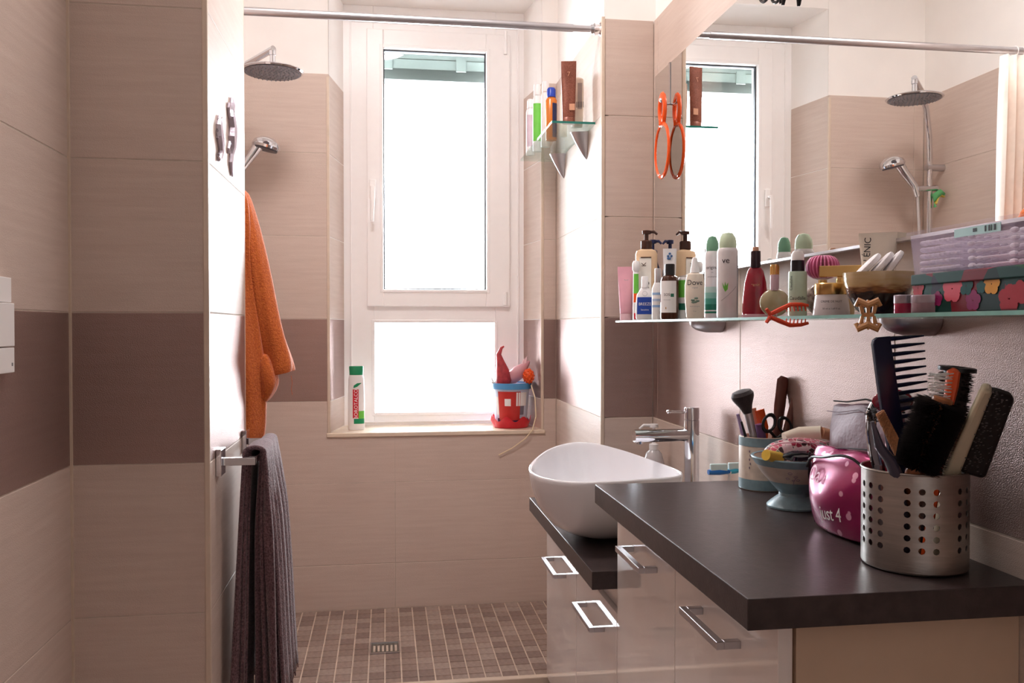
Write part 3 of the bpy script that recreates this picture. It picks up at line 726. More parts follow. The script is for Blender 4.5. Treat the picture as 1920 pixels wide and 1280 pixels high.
for p_, c_ in ((.52, (42, 26, 24)), (.62, (140, 92, 52)), (.72, (196, 166, 116))): x_ = e.new(p_); x_.color = (*lin(c_), 1)
L.new(mr.outputs[0], cr.inputs[0]); L.new(cr.outputs[0], b.inputs['Base Color'])
part('bowl_shell', MB().lathe([(.0005, 0), (r * .45, 0), (r * .62, h * .12), (r * .85, h * .45), (r * .97, h * .75), (r, h), (r * .96, h), (r * .92, h * .75), (r * .8, h * .45), (r * .5, h * .14), (.0005, .006)], 40, cap0=False, cap1=False), HM, o)
COT = bm_('cotton', (240, 236, 238), rough=.95, bump=.4, bscale=400)
for k, (dx, dy, a, tl, wh) in enumerate(((-.012, 0, -.8, .12, 'leftmost, lying lowest'), (.004, -.002, -.86, .1, 'middle one'), (.020, .002, -.95, .1, 'rightmost, most upright'))):
    c = on(1650, 520, X=.707)
    p = part('cotton_pad', MB().lathe([(.0005, -.0045), (.022, -.0045), (.0262, -.0028), (.027, 0), (.0262, .0028), (.022, .0045), (.0005, .0045)], 24, cap0=False, cap1=False), COT)
    p.location = (.702 + dx * .9, Y - dx * .55 + dy, SHZ + h + .0075 + .0005 * k)
    p.rotation_euler = (tl, a, face_cam(.707, Y))
    p.name = 'cotton_pad'
    tag(p, 'round white cotton pad in the horn bowl, ' + wh, 'cotton pad', 'cotton pads in the horn bowl')

X, Y2, r, h2 = place(1608, 1676, 436, .742, SHZ)
o = bottle('squeeze_tube', 'white squeeze tube reading GALENIC standing behind the horn bowl', 'tube', .745, Y2, SHZ)
crimped_tube(o, 2 * r, h2, CREAMP, WHITE, .02, r * .6, depth=.03)
lettering('GALÉNIC', .0135, INK, o, y=-.0062, x=-r * .55, z=h2 * .72, rot=PI / 2 - .05)

# two stacked-together little jars
for (x0, x1, c_, lb_) in ((1677, 1716, (170, 40, 76), 'small round clear jar of red powder beside the horn bowl'), (1711, 1776, (150, 120, 130), 'small round silver jar in front of the floral box')):
    X, Y, r, h = place(x0, x1, 553, .683 if x0 > 1700 else .692, SHZ)
    o = bottle('small_jar', lb_, 'jar', X, Y, SHZ, 'small round jars on the long glass shelf')
    part('body', MB().lathe([(r * .97, 0), (r, .001), (r, h * .55)], 30), bm_('jar_%d' % x0, c_, rough=.15, coat=.5), o)
    l_ = MB(); l_.lathe([(r * 1.0, h * .55), (r * 1.02, h * .58), (r * 1.02, h * .97), (r * .97, h)], 30)
    part('lid', l_, bm_('frosted_silver_lid', (190, 176, 188), rough=.2, metal=.4), o)

# floral box
FB = bpy.data.materials.new('floral_paper'); FB.use_nodes = True; nt = FB.node_tree; N = nt.nodes; L = nt.links
b = N['Principled BSDF']; b.inputs['Roughness'].default_value = .5; b.inputs['Specular IOR Level'].default_value = .15
t = N.new('ShaderNodeTexCoord'); v = N.new('ShaderNodeTexVoronoi'); v.inputs['Scale'].default_value = 24; v.inputs['Randomness'].default_value = .9
L.new(t.outputs['Object'], v.inputs[0])
sx_ = N.new('ShaderNodeSeparateColor'); L.new(v.outputs['Color'], sx_.inputs[0])
cr = N.new('ShaderNodeValToRGB'); cr.color_ramp.interpolation = 'CONSTANT'; e = cr.color_ramp.elements
e[0].position = 0; e[0].color = (*lin((10, 34, 32)), 1); e[1].position = .25; e[1].color = (*lin((110, 14, 30)), 1)
for p_, c_ in ((.45, (12, 56, 50)), (.6, (150, 44, 66)), (.75, (30, 22, 44)), (.85, (20, 70, 40)), (.93, (180, 120, 40))): x_ = e.new(p_); x_.color = (*lin(c_), 1)
L.new(sx_.outputs[0], cr.inputs[0]); L.new(cr.outputs[0], b.inputs['Base Color'])
yA = on(1714, 545, X=.676).y; yB = .80
bx0, bx1 = .676, .762; bh = on(1800, 507, X=.676).z - SHZ
o = thing('keepsake_box', 'dark lidded box printed with red and pink flowers on the glass shelf', 'box', ((bx0 + bx1) / 2, (yA + yB) / 2, SHZ))
hx_, hy_ = (bx1 - bx0) / 2, (yA - yB) / 2
part('body', MB().box((-hx_, -hy_, 0), (hx_, hy_, bh * .76)), FB, o, smooth=False, bevel=.001)
part('lid', MB().box((-hx_ - .003, -hy_ - .003, bh * .72), (hx_ + .003, hy_ + .003, bh)), FB, o, smooth=False, bevel=.0015)
PET = [bm_('petal_red', (156, 20, 36), rough=.5, spec=.15), bm_('petal_pink', (206, 84, 100), rough=.5, spec=.15), bm_('petal_magenta', (130, 26, 84), rough=.5, spec=.15), bm_('petal_yellow', (206, 140, 40), rough=.5, spec=.15), bm_('leaf_teal', (18, 72, 70), rough=.5, spec=.15)]
def flower(par, y, z, rad, m, n=5, rim=True):
    mb = MB()
    for k in range(n):
        a = 2 * PI * k / n + .4
        cy_, cz_ = y + rad * .55 * math.cos(a), z + rad * .5 * math.sin(a)
        pts = [(cy_ + rad * .5 * math.cos(q * PI / 5), max(.002, min(bh * .715, cz_ + rad * .48 * math.sin(q * PI / 5)))) for q in range(10)]
        mb.add([(-hx_ - .0004 - .00005 * k, a_, b_) for a_, b_ in pts], [tuple(range(10))])
    return part('flower_print', mb, m, par, smooth=False)
for (px_, py_, rd, mi) in ((1722, 540, .012, 0), (1786, 541, .018, 1), (1860, 532, .013, 3), (1893, 560, .017, 0), (1825, 563, .013, 2), (1840, 538, .008, 4), (1912, 548, .014, 0), (1758, 560, .010, 2), (1812, 536, .012, 4)):
    q = on(px_, py_, X=bx0); flower(o, q.y - (yA + yB) / 2, q.z - SHZ, rd, PET[mi])
# cotton bud box on the floral box
zq = SHZ + bh + .0005
yq = on(1712, 500, X=.69).y; cx0, cx1 = .686, .760; y2 = .86
qh = on(1712, 440, X=.686).z - zq
qh = .052
o = thing('cotton_bud_box', 'clear lavender plastic box full of cotton buds on the floral box', 'box', ((cx0 + cx1) / 2, (yq + y2) / 2, zq))
hx_, hy_ = (cx1 - cx0) / 2, (yq - y2) / 2
LAV = bpy.data.materials.new('lavender_clear_plastic'); LAV.use_nodes = True; nt = LAV.node_tree; N = nt.nodes; L = nt.links
bsd = N['Principled BSDF']; bsd.inputs['Base Color'].default_value = (*lin((226, 214, 240)), 1); bsd.inputs['Roughness'].default_value = .2
tr = N.new('ShaderNodeBsdfTransparent'); mx = N.new('ShaderNodeMixShader'); nzz = N.new('ShaderNodeTexNoise'); nzz.inputs['Scale'].default_value = 40
mr = N.new('ShaderNodeMapRange'); mr.inputs[3].default_value = .08; mr.inputs[4].default_value = .18; L.new(nzz.outputs[0], mr.inputs[0]); L.new(mr.outputs[0], mx.inputs[0])
L.new(tr.outputs[0], mx.inputs[1]); L.new(bsd.outputs[0], mx.inputs[2]); L.new(mx.outputs[0], N['Material Output'].inputs[0])
tb = MB(); t_ = .0012; sl = .004
tb.rings([[(-hx_ + sl, -hy_ + sl, 0), (hx_ - sl, -hy_ + sl, 0), (hx_ - sl, hy_ - sl, 0), (-hx_ + sl, hy_ - sl, 0)], [(-hx_, -hy_, qh), (hx_, -hy_, qh), (hx_, hy_, qh), (-hx_, hy_, qh)]], cap1=False)
part('tub', tb, LAV, o, smooth=False, solid=.001)
part('lid', MB().box((-hx_ - .003, -hy_ - .003, qh), (hx_ + .003, hy_ + .006, qh + .005)), LAV, o, smooth=False, bevel=.0015)
part('divider', MB().box((-hx_ + .004, -.0008, .001), (hx_ - .004, .0008, qh - .006)), LAV, o, smooth=False)
part('product_label', MB().box((-hx_ - .0012, -hy_ + .02, qh * .78), (-hx_ - .0006, -hy_ + .10, qh * .97)), bm_('label_teal', (160, 196, 196), rough=.5), o, smooth=False)
part('barcode', MB().box((-hx_ - .0016, -hy_ + .028, qh * .82), (-hx_ - .0013, -hy_ + .031, qh * .95)).box((-hx_ - .0016, -hy_ + .034, qh * .82), (-hx_ - .0013, -hy_ + .035, qh * .95)).box((-hx_ - .0016, -hy_ + .037, qh * .82), (-hx_ - .0013, -hy_ + .040, qh * .95)).box((-hx_ - .0016, -hy_ + .044, qh * .82), (-hx_ - .0013, -hy_ + .046, qh * .95)).box((-hx_ - .0016, -hy_ + .06, qh * .85), (-hx_ - .0013, -hy_ + .066, qh * .93)), INK, o, smooth=False)
# buds: far half stacked across (round tips seen), near half lengthwise
bud_m = bm_('cotton_tip', (238, 230, 240), rough=.9)
def bud(L_):
    mb = MB(); mb.tube([(-L_ / 2, 0, 0), (L_ / 2, 0, 0)], .0009, 5)
    for s in (-1, 1): mb.sphere((s * (L_ / 2 - .005), 0, 0), .0034, 8, 5, 2.0, 1, 1)
    return mb.mesh('cotton_bud', bud_m)
b1 = bud(hx_ * 2 - .016); b2 = bud(hy_ - .014)
ox, oy, oz = (cx0 + cx1) / 2, (yq + y2) / 2, zq
def mkbud(me, loc, rz, far=True):
    d = link('cotton_bud', me, None, loc, (0, 0, rz)); tag(d, 'white cotton bud lying crosswise in the far half of the clear box' if far else 'white cotton bud lying lengthwise in the near half of the clear box', 'cotton bud', 'cotton buds in the far half of the clear box' if far else 'cotton buds in the near half of the clear box')
nb = int((hy_ - .012) / .0098)
for k in range(nb):
    for j in range(5): mkbud(b1, (ox, oy + hy_ - .0105 - k * .0098, oz + .006 + j * .0088 + random.uniform(0, .0008)), PI * 0)
for k in range(6):
    for j in range(5): mkbud(b2, (ox - hx_ + .010 + k * .0105, oy - hy_ / 2, oz + .006 + j * .0088), PI / 2 + random.uniform(-.02, .02), False)

# ================================================================ claw clips on the shelf edge
def claw(label, x, y, m, sc, rot, X=.655):
    q = on(x, y, X=X)
    o = thing('claw_clip', label, 'hair clip', (X - .006, q.y, q.z), 0, rot=rot)
    for s in (1, -1):
        jaw = MB(); top = []
        pts = [(-.012, .002 * s), (.0, .007 * s), (.016, .0135 * s), (.032, .0135 * s), (.042, .0115 * s)]
        jaw.tube([(a * sc, 0, b * sc) for a, b in pts], [.0028 * sc, .0032 * sc, .0028 * sc, .0024 * sc, .002 * sc], 8)
        for k in range(6):
            a = .010 + .0055 * k
            jaw.tube([(a * sc, 0, (.0125) * s * sc), ((a + .0012) * sc, 0, .0045 * s * sc)], [.0011 * sc, .0006 * sc], 6)
        jaw.tube([(-.012 * sc, 0, .001 * s * sc), (-.018 * sc, 0, .009 * s * sc)], [.003 * sc, .0022 * sc], 8)
        part('jaw', jaw, m, o)
    part('spring', MB().torus((-.006 * sc, 0, 0), .003 * sc, .0008 * sc, 16, 6), SATIN, o)
    return o
claw('orange red claw hair clip gripping the edge of the long glass shelf', 1467, 591, bm_('coral_plastic', (232, 78, 50), rough=.25), 1.25, (R(3), R(-2), R(4)), .641)
q = on(1630, 590, X=.648)
o = thing('claw_clip', 'caramel coloured claw hair clip on the shelf edge under the horn bowl', 'hair clip', (.646, q.y, q.z), face_cam(.648, q.y))
CAR = bm_('caramel_plastic', (196, 142, 92), rough=.3)
for s in (1, -1):
    mb = MB()
    mb.tube([(-.015, 0, .012 * s), (-.012, -.002, .019 * s), (0, -.003, .013 * s), (.012, -.002, .019 * s), (.015, 0, .012 * s)], [.0034, .0048, .0050, .0048, .0034], 8)
    mb.tube([(0, -.003, .013 * s), (0, -.002, .020 * s)], [.003, .0015], 8)
    for a in (-.009, 0, .009): mb.tube([(a, -.001, .013 * s), (a * .8, .0, .002 * s)], [.0034, .0024], 8)
    part('jaw', mb, CAR, o)
part('spring', MB().tube([(-.008, .001, 0), (.008, .001, 0)], .0028, 8), CAR, o)

# ================================================================ shower shelf bottles
ZS = H + .6262
def place2(x0, x1, yt, X, z=ZS):
    q = on((x0 + x1) / 2, 600, X=X); d = dep(X, q.y); return X, q.y, (x1 - x0) / 2 * d / FPX, on((x0 + x1) / 2, yt, X=X).z - z
X, Y, r, h = place2(1048, 1076, 121, .563)
o = bottle('squeeze_tube', 'bronze brown squeeze tube at the near end of the shower shelf', 'tube', X, 2.62, ZS)
BR = bm_('bronze_brown', (150, 92, 74), rough=.35, metal=.2, col2=(120, 66, 50), vscale=300)
crimped_tube(o, 2 * r, h, BR, BR, .02, r * .85)
lettering('7', .02, PEACH, o, y=-.009, z=h * .78); part('small_label', MB().box((.002, -.0175, h * .2), (r * .8, -.0165, h * .3)), PEACH, o, smooth=False)
X, Y, r, h = place2(1085, 1112, 125, .598)
o = bottle('shampoo_bottle', 'white flat bottle with grey back label beside the bronze tube', 'bottle', X, 2.66, ZS)
part('body', MB().lathe([(r * .8, 0), (r * .86, .02), (r * .9, .024), (r, h * .6), (r * .95, h * .97), (r * .7, h)], 26, 1, .6, p=2.6), CREAMP, o)
part('back_label', MB().box((r * .1, -r * .63, h * .35), (r * .75, -r * .62, h * .88)), bm_('taupe_label', (176, 164, 156), rough=.5), o, smooth=False)
lettering('|||||', .02, INK, o, y=-r * .64, x=r * .45, z=h * .45)
def tallb(name, label, x0, x1, yt, X, Y, body, cap, lab=None, capf=.16):
    _, _, r, h = place2(x0, x1, yt, X); d0 = dep(*(X, on((x0 + x1) / 2, 600, X=X).y)); d1 = dep(X, Y)
    r *= d1 / d0; h = (H + (612 - yt) * d1 / FPX) - ZS
    o = bottle(name, label, 'bottle', X, Y, ZS)
    part('body', MB().lathe([(r * .93, 0), (r, .004), (r, h * (1 - capf) * .93), (r * .7, h * (1 - capf))], 22, 1, .8), body, o)
    part('cap', MB().lathe([(r * .78, h * (1 - capf)), (r * .78, h * .97), (r * .6, h)], 18), cap, o)
    if lab: label_patch(o, r, h * .15, h * (1 - capf) * .85, -1.1, 1.1, lab, ry=r * .8)
    return o, r, h
tallb('small_bottle', 'small cream bottle behind the bronze tube on the shower shelf', 1074, 1087, 160, .585, 2.80, CREAMP, WHITE)
o, r, h = tallb('sunscreen_bottle', 'amber sunscreen bottle with bright blue cap on the shower shelf', 1023, 1044, 167, .555, 2.86, bm_('amber_plastic', (214, 122, 44), rough=.2), bm_('royal_blue', (34, 66, 176), rough=.3), None, .18)
label_patch(o, r, h * .05, h * .7, .2, 1.3, NAVY, ry=r * .8)
tallb('shampoo_bottle', 'plain white bottle just left of the blue capped sunscreen', 1010, 1027, 155, .556, 2.97, WHITE, WHITE)
tallb('shampoo_bottle', 'white bottle with lime green label on the shower shelf', 999, 1016, 161, .541, 3.05, WHITE, WHITE, BGREEN)
tallb('shampoo_bottle', 'white bottle with faint print at the far left of the shower shelf', 987, 1003, 188, .528, 3.12, WHITE, WHITE, bm_('pale_print', (210, 190, 200), rough=.5))

# ================================================================ mirror hook, hand mirror, hair bands
q = on(1255, 182, X=XM); YH = 2.267
o = thing('mirror_hook', 'chrome hook strap hanging over the top edge of the mirror', 'hook', (XM, YH, H + .6))
part('strap', rel(MB().box((XM - .0016, YH - .006, H + .605), (XM - .0004, YH + .006, MZ1 + .001)).box((XM - .0016, YH - .006, MZ1 + .0002), (XR - .002, YH + .006, MZ1 + .0016)), o), CHROME, o, smooth=False)
part('hook_ball', MB().tube([(-.0004, 0, .006), (-.012, 0, .004), (-.022, 0, .012)], .0032, 8).sphere((-.023, 0, .014), .006, 12, 8), CHROME, o)
ORG = bm_('orange_clear_plastic', (250, 92, 30), rough=.12, coat=.5)
zc = on(1245, 280, X=.747).z
o = thing('hand_mirror', 'orange rimmed oval hand mirror hanging by its loop from the chrome hook', 'hand mirror', (.747, YH, zc))
part('rim', MB().torus((0, 0, 0), .056, .0045, 36, 8, 'x', 1, 1.28), ORG, o)
part('mirror_glass', MB().lathe([(.0005, -.001), (.053, -.001), (.053, .001), (.0005, .001)], 32, cap0=False, cap1=False).xf(Matrix.Scale(1.29, 4, (0, 0, 1)) @ Matrix.Rotation(PI / 2, 4, 'Y')), MIRROR, o)
part('loop', MB().torus((0, 0, 0), .021, .0062, 26, 8, 'x', 1, 1.75).xf(Matrix.Translation((0, 0, .112))).tube([(0, 0, .068), (0, 0, .082)], .010, 8), ORG, o)
q = on(1435, 0, X=.75)
o = thing('mirror_hook', 'chrome hook at the top edge of the mirror holding black hair bands', 'hook', (XM, q.y, MZ1 - .03))
part('strap', rel(MB().box((XM - .0016, q.y - .006, MZ1 - .03), (XM - .0004, q.y + .006, MZ1 + .001)).box((XM - .0016, q.y - .006, MZ1 + .0002), (XR - .002, q.y + .006, MZ1 + .0016)), o), CHROME, o, smooth=False)
part('hook_pin', MB().tube([(-.0004, 0, .0), (-.015, 0, -.001), (-.02, 0, .006)], .002, 8), CHROME, o)
zh = MZ1 - .032
zl = on(1418, 14, X=.752).z
for k, (dy, rr, lb_) in enumerate(((.012, .026, 'black elastic hair band, left one hanging at the mirror top'), (-.012, .022, 'black elastic hair band, second one hanging at the mirror top'))):
    o = part('hair_band', MB().torus((0, 0, 0), rr, .0032, 30, 6, 'x'), BLACK); o.location = (.755 - .004 * k, q.y + dy, zl + rr + .002 * k)
    tag(o, lb_, 'hair band', 'black hair bands at the mirror top')
o = thing('hair_clip', 'black pointed hair clip hanging beside the hair bands at the mirror top', 'hair clip', (.752, on(1468, 10, X=.752).y, on(1468, 10, X=.752).z))
part('prong', MB().tube([(0, 0, 0), (0, -.004, .02), (0, -.006, .045)], [.003, .007, .006], 8), BLACK, o)
part('prong', MB().tube([(-.004, .003, .004), (-.005, .002, .025), (-.004, -.004, .045)], [.002, .004, .004], 8), BLACK, o)

# ================================================================ basin, faucet and what stands round them
ZC = H + HSK; ZT = H + HT_
def crom(pts, n):
    """closed Catmull-Rom through the control points"""
    out = []; m = len(pts)
    for i in range(n):
        t = i / n * m; k = int(t); f = t - k
        p0, p1, p2, p3 = (Vector(pts[(k + j - 1) % m]) for j in range(4))
        out.append(.5 * ((2 * p1) + (p2 - p0) * f + (2 * p0 - 5 * p1 + 4 * p2 - p3) * f * f + (3 * p1 - p0 - 3 * p2 + p3) * f ** 3))
    return out
rim = [on(x, y, h=h) for x, y, h in ((990, 877, -.336), (1002, 859, -.332), (1030, 840, -.325), (1070, 829, -.316), (1112, 830, -.316), (1165, 843, -.322), (1222, 862, -.331),
       (1266, 878, -.336), (1281, 888, -.338), (1262, 894, -.338), (1210, 898, -.338), (1150, 902, -.338), (1090, 904, -.338), (1040, 900, -.338), (1004, 891, -.337))]
RR = crom(rim, 56)
bc = Vector((.575, 2.08, ZC + .0005))
o = thing('washbasin', 'white ceramic egg-shaped vessel basin on the lower dark worktop', 'basin', bc)
def ringat(s, z, sh=0):
    return [Vector(((p.x - bc.x) * s, (p.y - bc.y) * s, z * (p.z - bc.z))) for p in RR]
prof = [(.0, .0), (.30, 0), (.42, .012), (.58, .075), (.76, .22), (.90, .46), (.97, .72), (1.0, .96), (.995, 1.0), (.975, 1.004), (.955, .985), (.925, .80), (.86, .55), (.74, .34), (.52, .19), (.28, .125), (.06, .11), (0, .108)]
mb = MB(); mb.rings([ringat(max(s, .004), z) for s, z in prof], cap0=True, cap1=True)
part('bowl', mb, CERAM, o, ang=80, sub=1)
part('drain_cap', MB().lathe([(.022, 0), (.022, .003), (.012, .006), (.001, .006)], 20, c=(-.0, 0, .022)), CHROME, o)
fx, fy = .748, 2.035
o = thing('basin_faucet', 'tall chrome single lever faucet behind the white basin', 'faucet', (fx, fy, ZC))
htop = on(1297, 763, X=fx).z - ZC; hsp = on(1240, 816, Y=fy).z - ZC; r = .0185
part('body', MB().lathe([(r * 1.25, 0), (r * 1.25, .005), (r, .007), (r, htop - .032), (r * .93, htop - .031), (r * .93, htop - .028)], 32), CHROME, o)
part('handle_cap', MB().lathe([(r, htop - .028), (r, htop - .001), (r * .95, htop)], 32), CHROME, o)
part('spout', MB().tube([(0, 0, hsp), (-.148, -.004, hsp)], [.0155, .0155], 24), CHROME, o)
part('aerator', MB().lathe([(.009, -.019), (.009, -.012)], 16, c=(-.134, -.004, hsp)), CHROME, o)
part('lever', MB().tube([(-.014, 0, htop - .012), (-.058, -.002, htop - .010)], .0032, 10).sphere((-.06, -.002, htop - .010), .0055, 12, 8), CHROME, o)

q = on(1226, 800, Y=2.33)
o = thing('soap_dispenser', 'clear white soap dispenser with white pump behind the basin', 'dispenser', (q.x, 2.33, ZC))
sh_ = on(1226, 794, Y=2.33).z - ZC
part('bottle', MB().lathe([(.028, 0), (.030, .004), (.030, .12), (.022, .15), (.012, .16)], 24), bm_('frosted_white', (232, 228, 230), rough=.2, trans=.5), o)
part('pump_head', MB().lathe([(.013, .16), (.013, .175), (.005, .178), (.004, sh_ - .012), (.012, sh_ - .01), (.012, sh_ - .001), (.006, sh_)], 16).tube([(0, 0, sh_ - .005), (-.03, 0, sh_ - .004), (-.042, 0, sh_ - .014)], [.005, .004, .003], 8), WHITE, o)

# toothbrushes in a tumbler beside the taller cabinet
tx, ty = .715, 1.785
o = thing('tumbler', 'clear tumbler behind the taller cabinet holding two toothbrushes', 'tumbler', (tx, ty, ZC))
part('glass', MB().lathe([(.0005, .0), (.026, 0), (.031, .10), (.029, .10), (.0245, .005), (.0005, .005)], 24, cap0=False, cap1=False), clear_glass('tumbler_glass', (.92, .96, .97)), o)
for k, (x0, y0, x1, y1, c_, lb_) in enumerate(((1328, 885, 1368, 884, (30, 110, 190), 'white toothbrush head with dark blue tip, the left one'), (1362, 884, 1392, 880, (60, 170, 200), 'turquoise and white toothbrush head, the right one'))):
    a = on(x0, y0, Y=ty - .005 + k * .012); b = on(x1, y1, Y=ty - .005 + k * .012)
    o = thing('toothbrush', lb_, 'toothbrush', (tx - .010 + k * .018, ty, ZC + .006), 0)
    L0 = Vector(o.location); m_ = bm_('brush_handle_%d' % k, c_, rough=.3)
    A, B = a - L0, b - L0
    part('handle', MB().tube([(0, 0, 0), (B * .5 + Vector((0, 0, -.01))) , B + Vector((0, 0, -.014)), B], [.004, .004, .0035, .004], 8), WHITE, o)
    part('head', MB().tube([B, (A + B) / 2, A], [.005, .0085, .007], 10, flat=.8), m_, o)
    part('bristles', MB().box((min(A.x, B.x) + .004, A.y - .005, (A.z + B.z) / 2 - .004), (max(A.x, B.x) - .006, A.y + .004, (A.z + B.z) / 2 + .018)), bm_('white_bristle', (214, 236, 236), rough=.6), o, smooth=False, bevel=.002)

# ================================================================ worktop: cup with brushes
cx, cy = .7395, 1.612; ZT1 = ZT + .0003
CLAYB = bm_('blue_grey_glaze', (132, 160, 170), rough=.35, var=.15, vscale=60)
CLAYC = bm_('cream_glaze', (214, 200, 186), rough=.4, var=.10, vscale=60)
o = thing('ceramic_cup', 'cream ceramic cup with blue grey bands holding make-up brushes', 'cup', (cx, cy, ZT1))
part('cup_body', MB().lathe([(.0005, 0), (.044, 0), (.046, .002), (.046, .101), (.045, .104), (.041, .104), (.040, .006), (.0005, .006)], 36, cap0=False, cap1=False), CLAYC, o)
part('blue_band', wrap(.0464, .002, .022, 0, 2 * PI, 36), CLAYB, o); part('blue_band', wrap(.0464, .086, .103, 0, 2 * PI, 36), CLAYB, o)
for k in range(5): part('flower_print', MB().sphere((.0462 * math.sin(-1.0 + .04 * (k % 2)), -.0462 * math.cos(-1.0 + .04 * (k % 2)), .045 + k * .008), .0025, 6, 4, .5, .5, 1), bm_('lilac_print', (150, 130, 150), rough=.5), o)
def W(x, y, Y): return on(x, y, Y=Y)
def stick(name, label, cat, px, Y0, rad, m, partname='handle', flat=1.0, grp=None, zb=None, cxy=None, n=12):
    """a rod through pixels px (top first) that ends inside its holder"""
    pts = [W(x, y, Y0) for x, y in px]
    if flat < 1: rad = [q * flat for q in rad]; flat = 1 / flat
    bot = Vector((cxy[0], cxy[1], zb)); pts.append(bot)
    o = thing(name, label, cat, bot)
    p = part(partname, MB().tube([q - bot for q in pts], rad + [rad[-1]] if hasattr(rad, '__len__') else rad, n, flat=flat), m, o)
    return o, bot
zb = ZT1 + .010
o, bt_ = stick('makeup_brush', 'large powder brush with black domed head and silver handle', 'brush', [(1402, 772), (1412, 815)], 1.60, [.0085, .0075], SATIN, 'ferrule', cxy=(cx - .008, cy - .004), zb=zb)
a, b = W(1402, 774, 1.60) - bt_, W(1389, 731, 1.60) - bt_
d = (b - a).normalized(); M = Matrix.Translation(a) @ d.to_track_quat('Z', 'Y').to_matrix().to_4x4(); Lh = (b - a).length
part('brush_head', MB().lathe([(.0085, 0), (.013, Lh * .3), (.0215, Lh * .66), (.0225, Lh * .8), (.018, Lh * .94), (.008, Lh * 1.0), (.0005, Lh * 1.01)], 24).xf(M), bm_('black_hair', (40, 26, 30), rough=.8, var=.4, vscale=300, sheen=.5), o)
o, _ = stick('makeup_brush', 'thin black and silver make-up brush left of the powder brush', 'brush', [(1390, 790), (1399, 822)], 1.60, [.002, .003], BLACK, cxy=(cx - .02, cy - .004), zb=zb)
o, _ = stick('lip_gloss', 'slim clear and purple tube beside the powder brush', 'tube', [(1383, 776), (1390, 800), (1395, 822)], 1.625, [.003, .0045, .0045], bm_('lilac_tube', (176, 158, 200), rough=.2), cxy=(cx - .022, cy + .012), zb=zb)
o, bt_ = stick('hair_comb', 'translucent orange folding comb standing in the ceramic cup', 'comb', [(1424, 768), (1432, 800)], 1.625, [.010, .010], ORG, 'frame', flat=.35, cxy=(cx + .002, cy + .014), zb=zb)
o, _ = stick('nail_file', 'pale pink nail file sticking out of the ceramic cup', 'nail file', [(1413, 765), (1419, 800)], 1.632, [.005, .005], PEACH, flat=.3, cxy=(cx - .006, cy + .022), zb=zb)
o, _ = stick('nail_polish', 'short purple tube in front of the orange comb', 'tube', [(1424, 795), (1428, 820)], 1.605, [.009, .009], bm_('purple_tube', (120, 84, 130), rough=.25), cxy=(cx - .001, cy - .012), zb=zb)
o, _ = stick('hair_straightener', 'brown rounded arm, the taller one standing in the ceramic cup', 'styling tool', [(1470, 706), (1468, 712), (1462, 760), (1458, 800)], 1.630, [.007, .0125, .0120, .010], bm_('cocoa_plastic', (112, 66, 58), rough=.3), flat=.6, cxy=(cx + .022, cy + .006), zb=zb)
o, _ = stick('hair_straightener', 'brown rounded arm, the shorter one leaning right in the ceramic cup', 'styling tool', [(1503, 717), (1500, 724), (1489, 765), (1476, 805)], 1.610, [.006, .0110, .0110, .009], bm_('cocoa_plastic', (112, 66, 58), rough=.3), flat=.6, cxy=(cx + .026, cy - .012), zb=zb)
bt_ = Vector((cx + .012, cy - .02, zb))
o = thing('scissors', 'scissors with black oval handles standing in the ceramic cup', 'scissors', bt_)
Yc = 1.592
for (hx_, hy_, sx_, a_) in ((1442, 793, 14, .35), (1472, 798, 13, -.5)):
    c = W(hx_, hy_, Yc) - bt_
    t_ = MB().torus((0, 0, 0), .0145, .0034, 26, 8, 'y', .82, 1.15).xf(Matrix.Translation(c) @ Matrix.Rotation(a_, 4, 'Y')); pv = W(1456, 822, Yc) - bt_
    t_.tube([c + Vector((0, 0, -.014)), pv], [.003, .003], 8)
    part('handle', t_, BLACK, o)
    part('blade', MB().tube([pv, Vector((.002 if a_ > 0 else -.002, 0, 0))], [.004, .001], 4, flat=.3), SATIN, o)

# ================================================================ footed bowl and contents
bx, by = .718, 1.437
o = thing('footed_bowl', 'footed ceramic bowl with blue grey rim and foot, full of odds and ends', 'bowl', (bx, by, ZT1))
part('bowl_body', MB().lathe([(.0005, 0), (.045, 0), (.046, .003), (.040, .009), (.026, .020), (.025, .026), (.036, .038), (.056, .060), (.067, .078), (.0725, .086), (.0735, .089), (.070, .089), (.063, .078), (.050, .060), (.028, .040), (.0005, .036)], 44, cap0=False, cap1=False), CLAYC, o)
part('rim_glaze', MB().lathe([(.0665, .076), (.0728, .0852), (.0745, .0885), (.0738, .0905), (.0690, .0900)], 44, cap0=False, cap1=False), CLAYB, o)
part('foot_glaze', MB().lathe([(.0465, .0004), (.0468, .0035), (.0405, .0097), (.0265, .0205), (.0255, .026), (.0365, .0378), (.045, .047)], 44, cap0=False, cap1=False), CLAYB, o)
ang0 = face_cam(bx, by)
for (a, z, rr) in ((-.1, .068, .0034), (.05, .062, .003), (-.18, .058, .003), (.12, .056, .0032), (-.02, .055, .0022)):
    R0 = .058 + (z - .060) * .62
    part('flower_print', MB().torus((0, 0, 0), rr, .0005, 12, 4, 'y').xf(Matrix.Rotation(ang0 + a, 4, 'Z') @ Matrix.Translation((0, -R0, z)) @ Matrix.Rotation(.9, 4, 'X')), bm_('lilac_print', (150, 130, 150), rough=.5), o)
part('stem_print', MB().tube([Matrix.Rotation(ang0 + a, 4, 'Z') @ Vector((0, -(.058 + (z - .060) * .72), z)) for a, z in ((-.02, .046), (.0, .054), (.06, .060))], .0005, 4), bm_('lilac_print', (150, 130, 150), rough=.5), o)
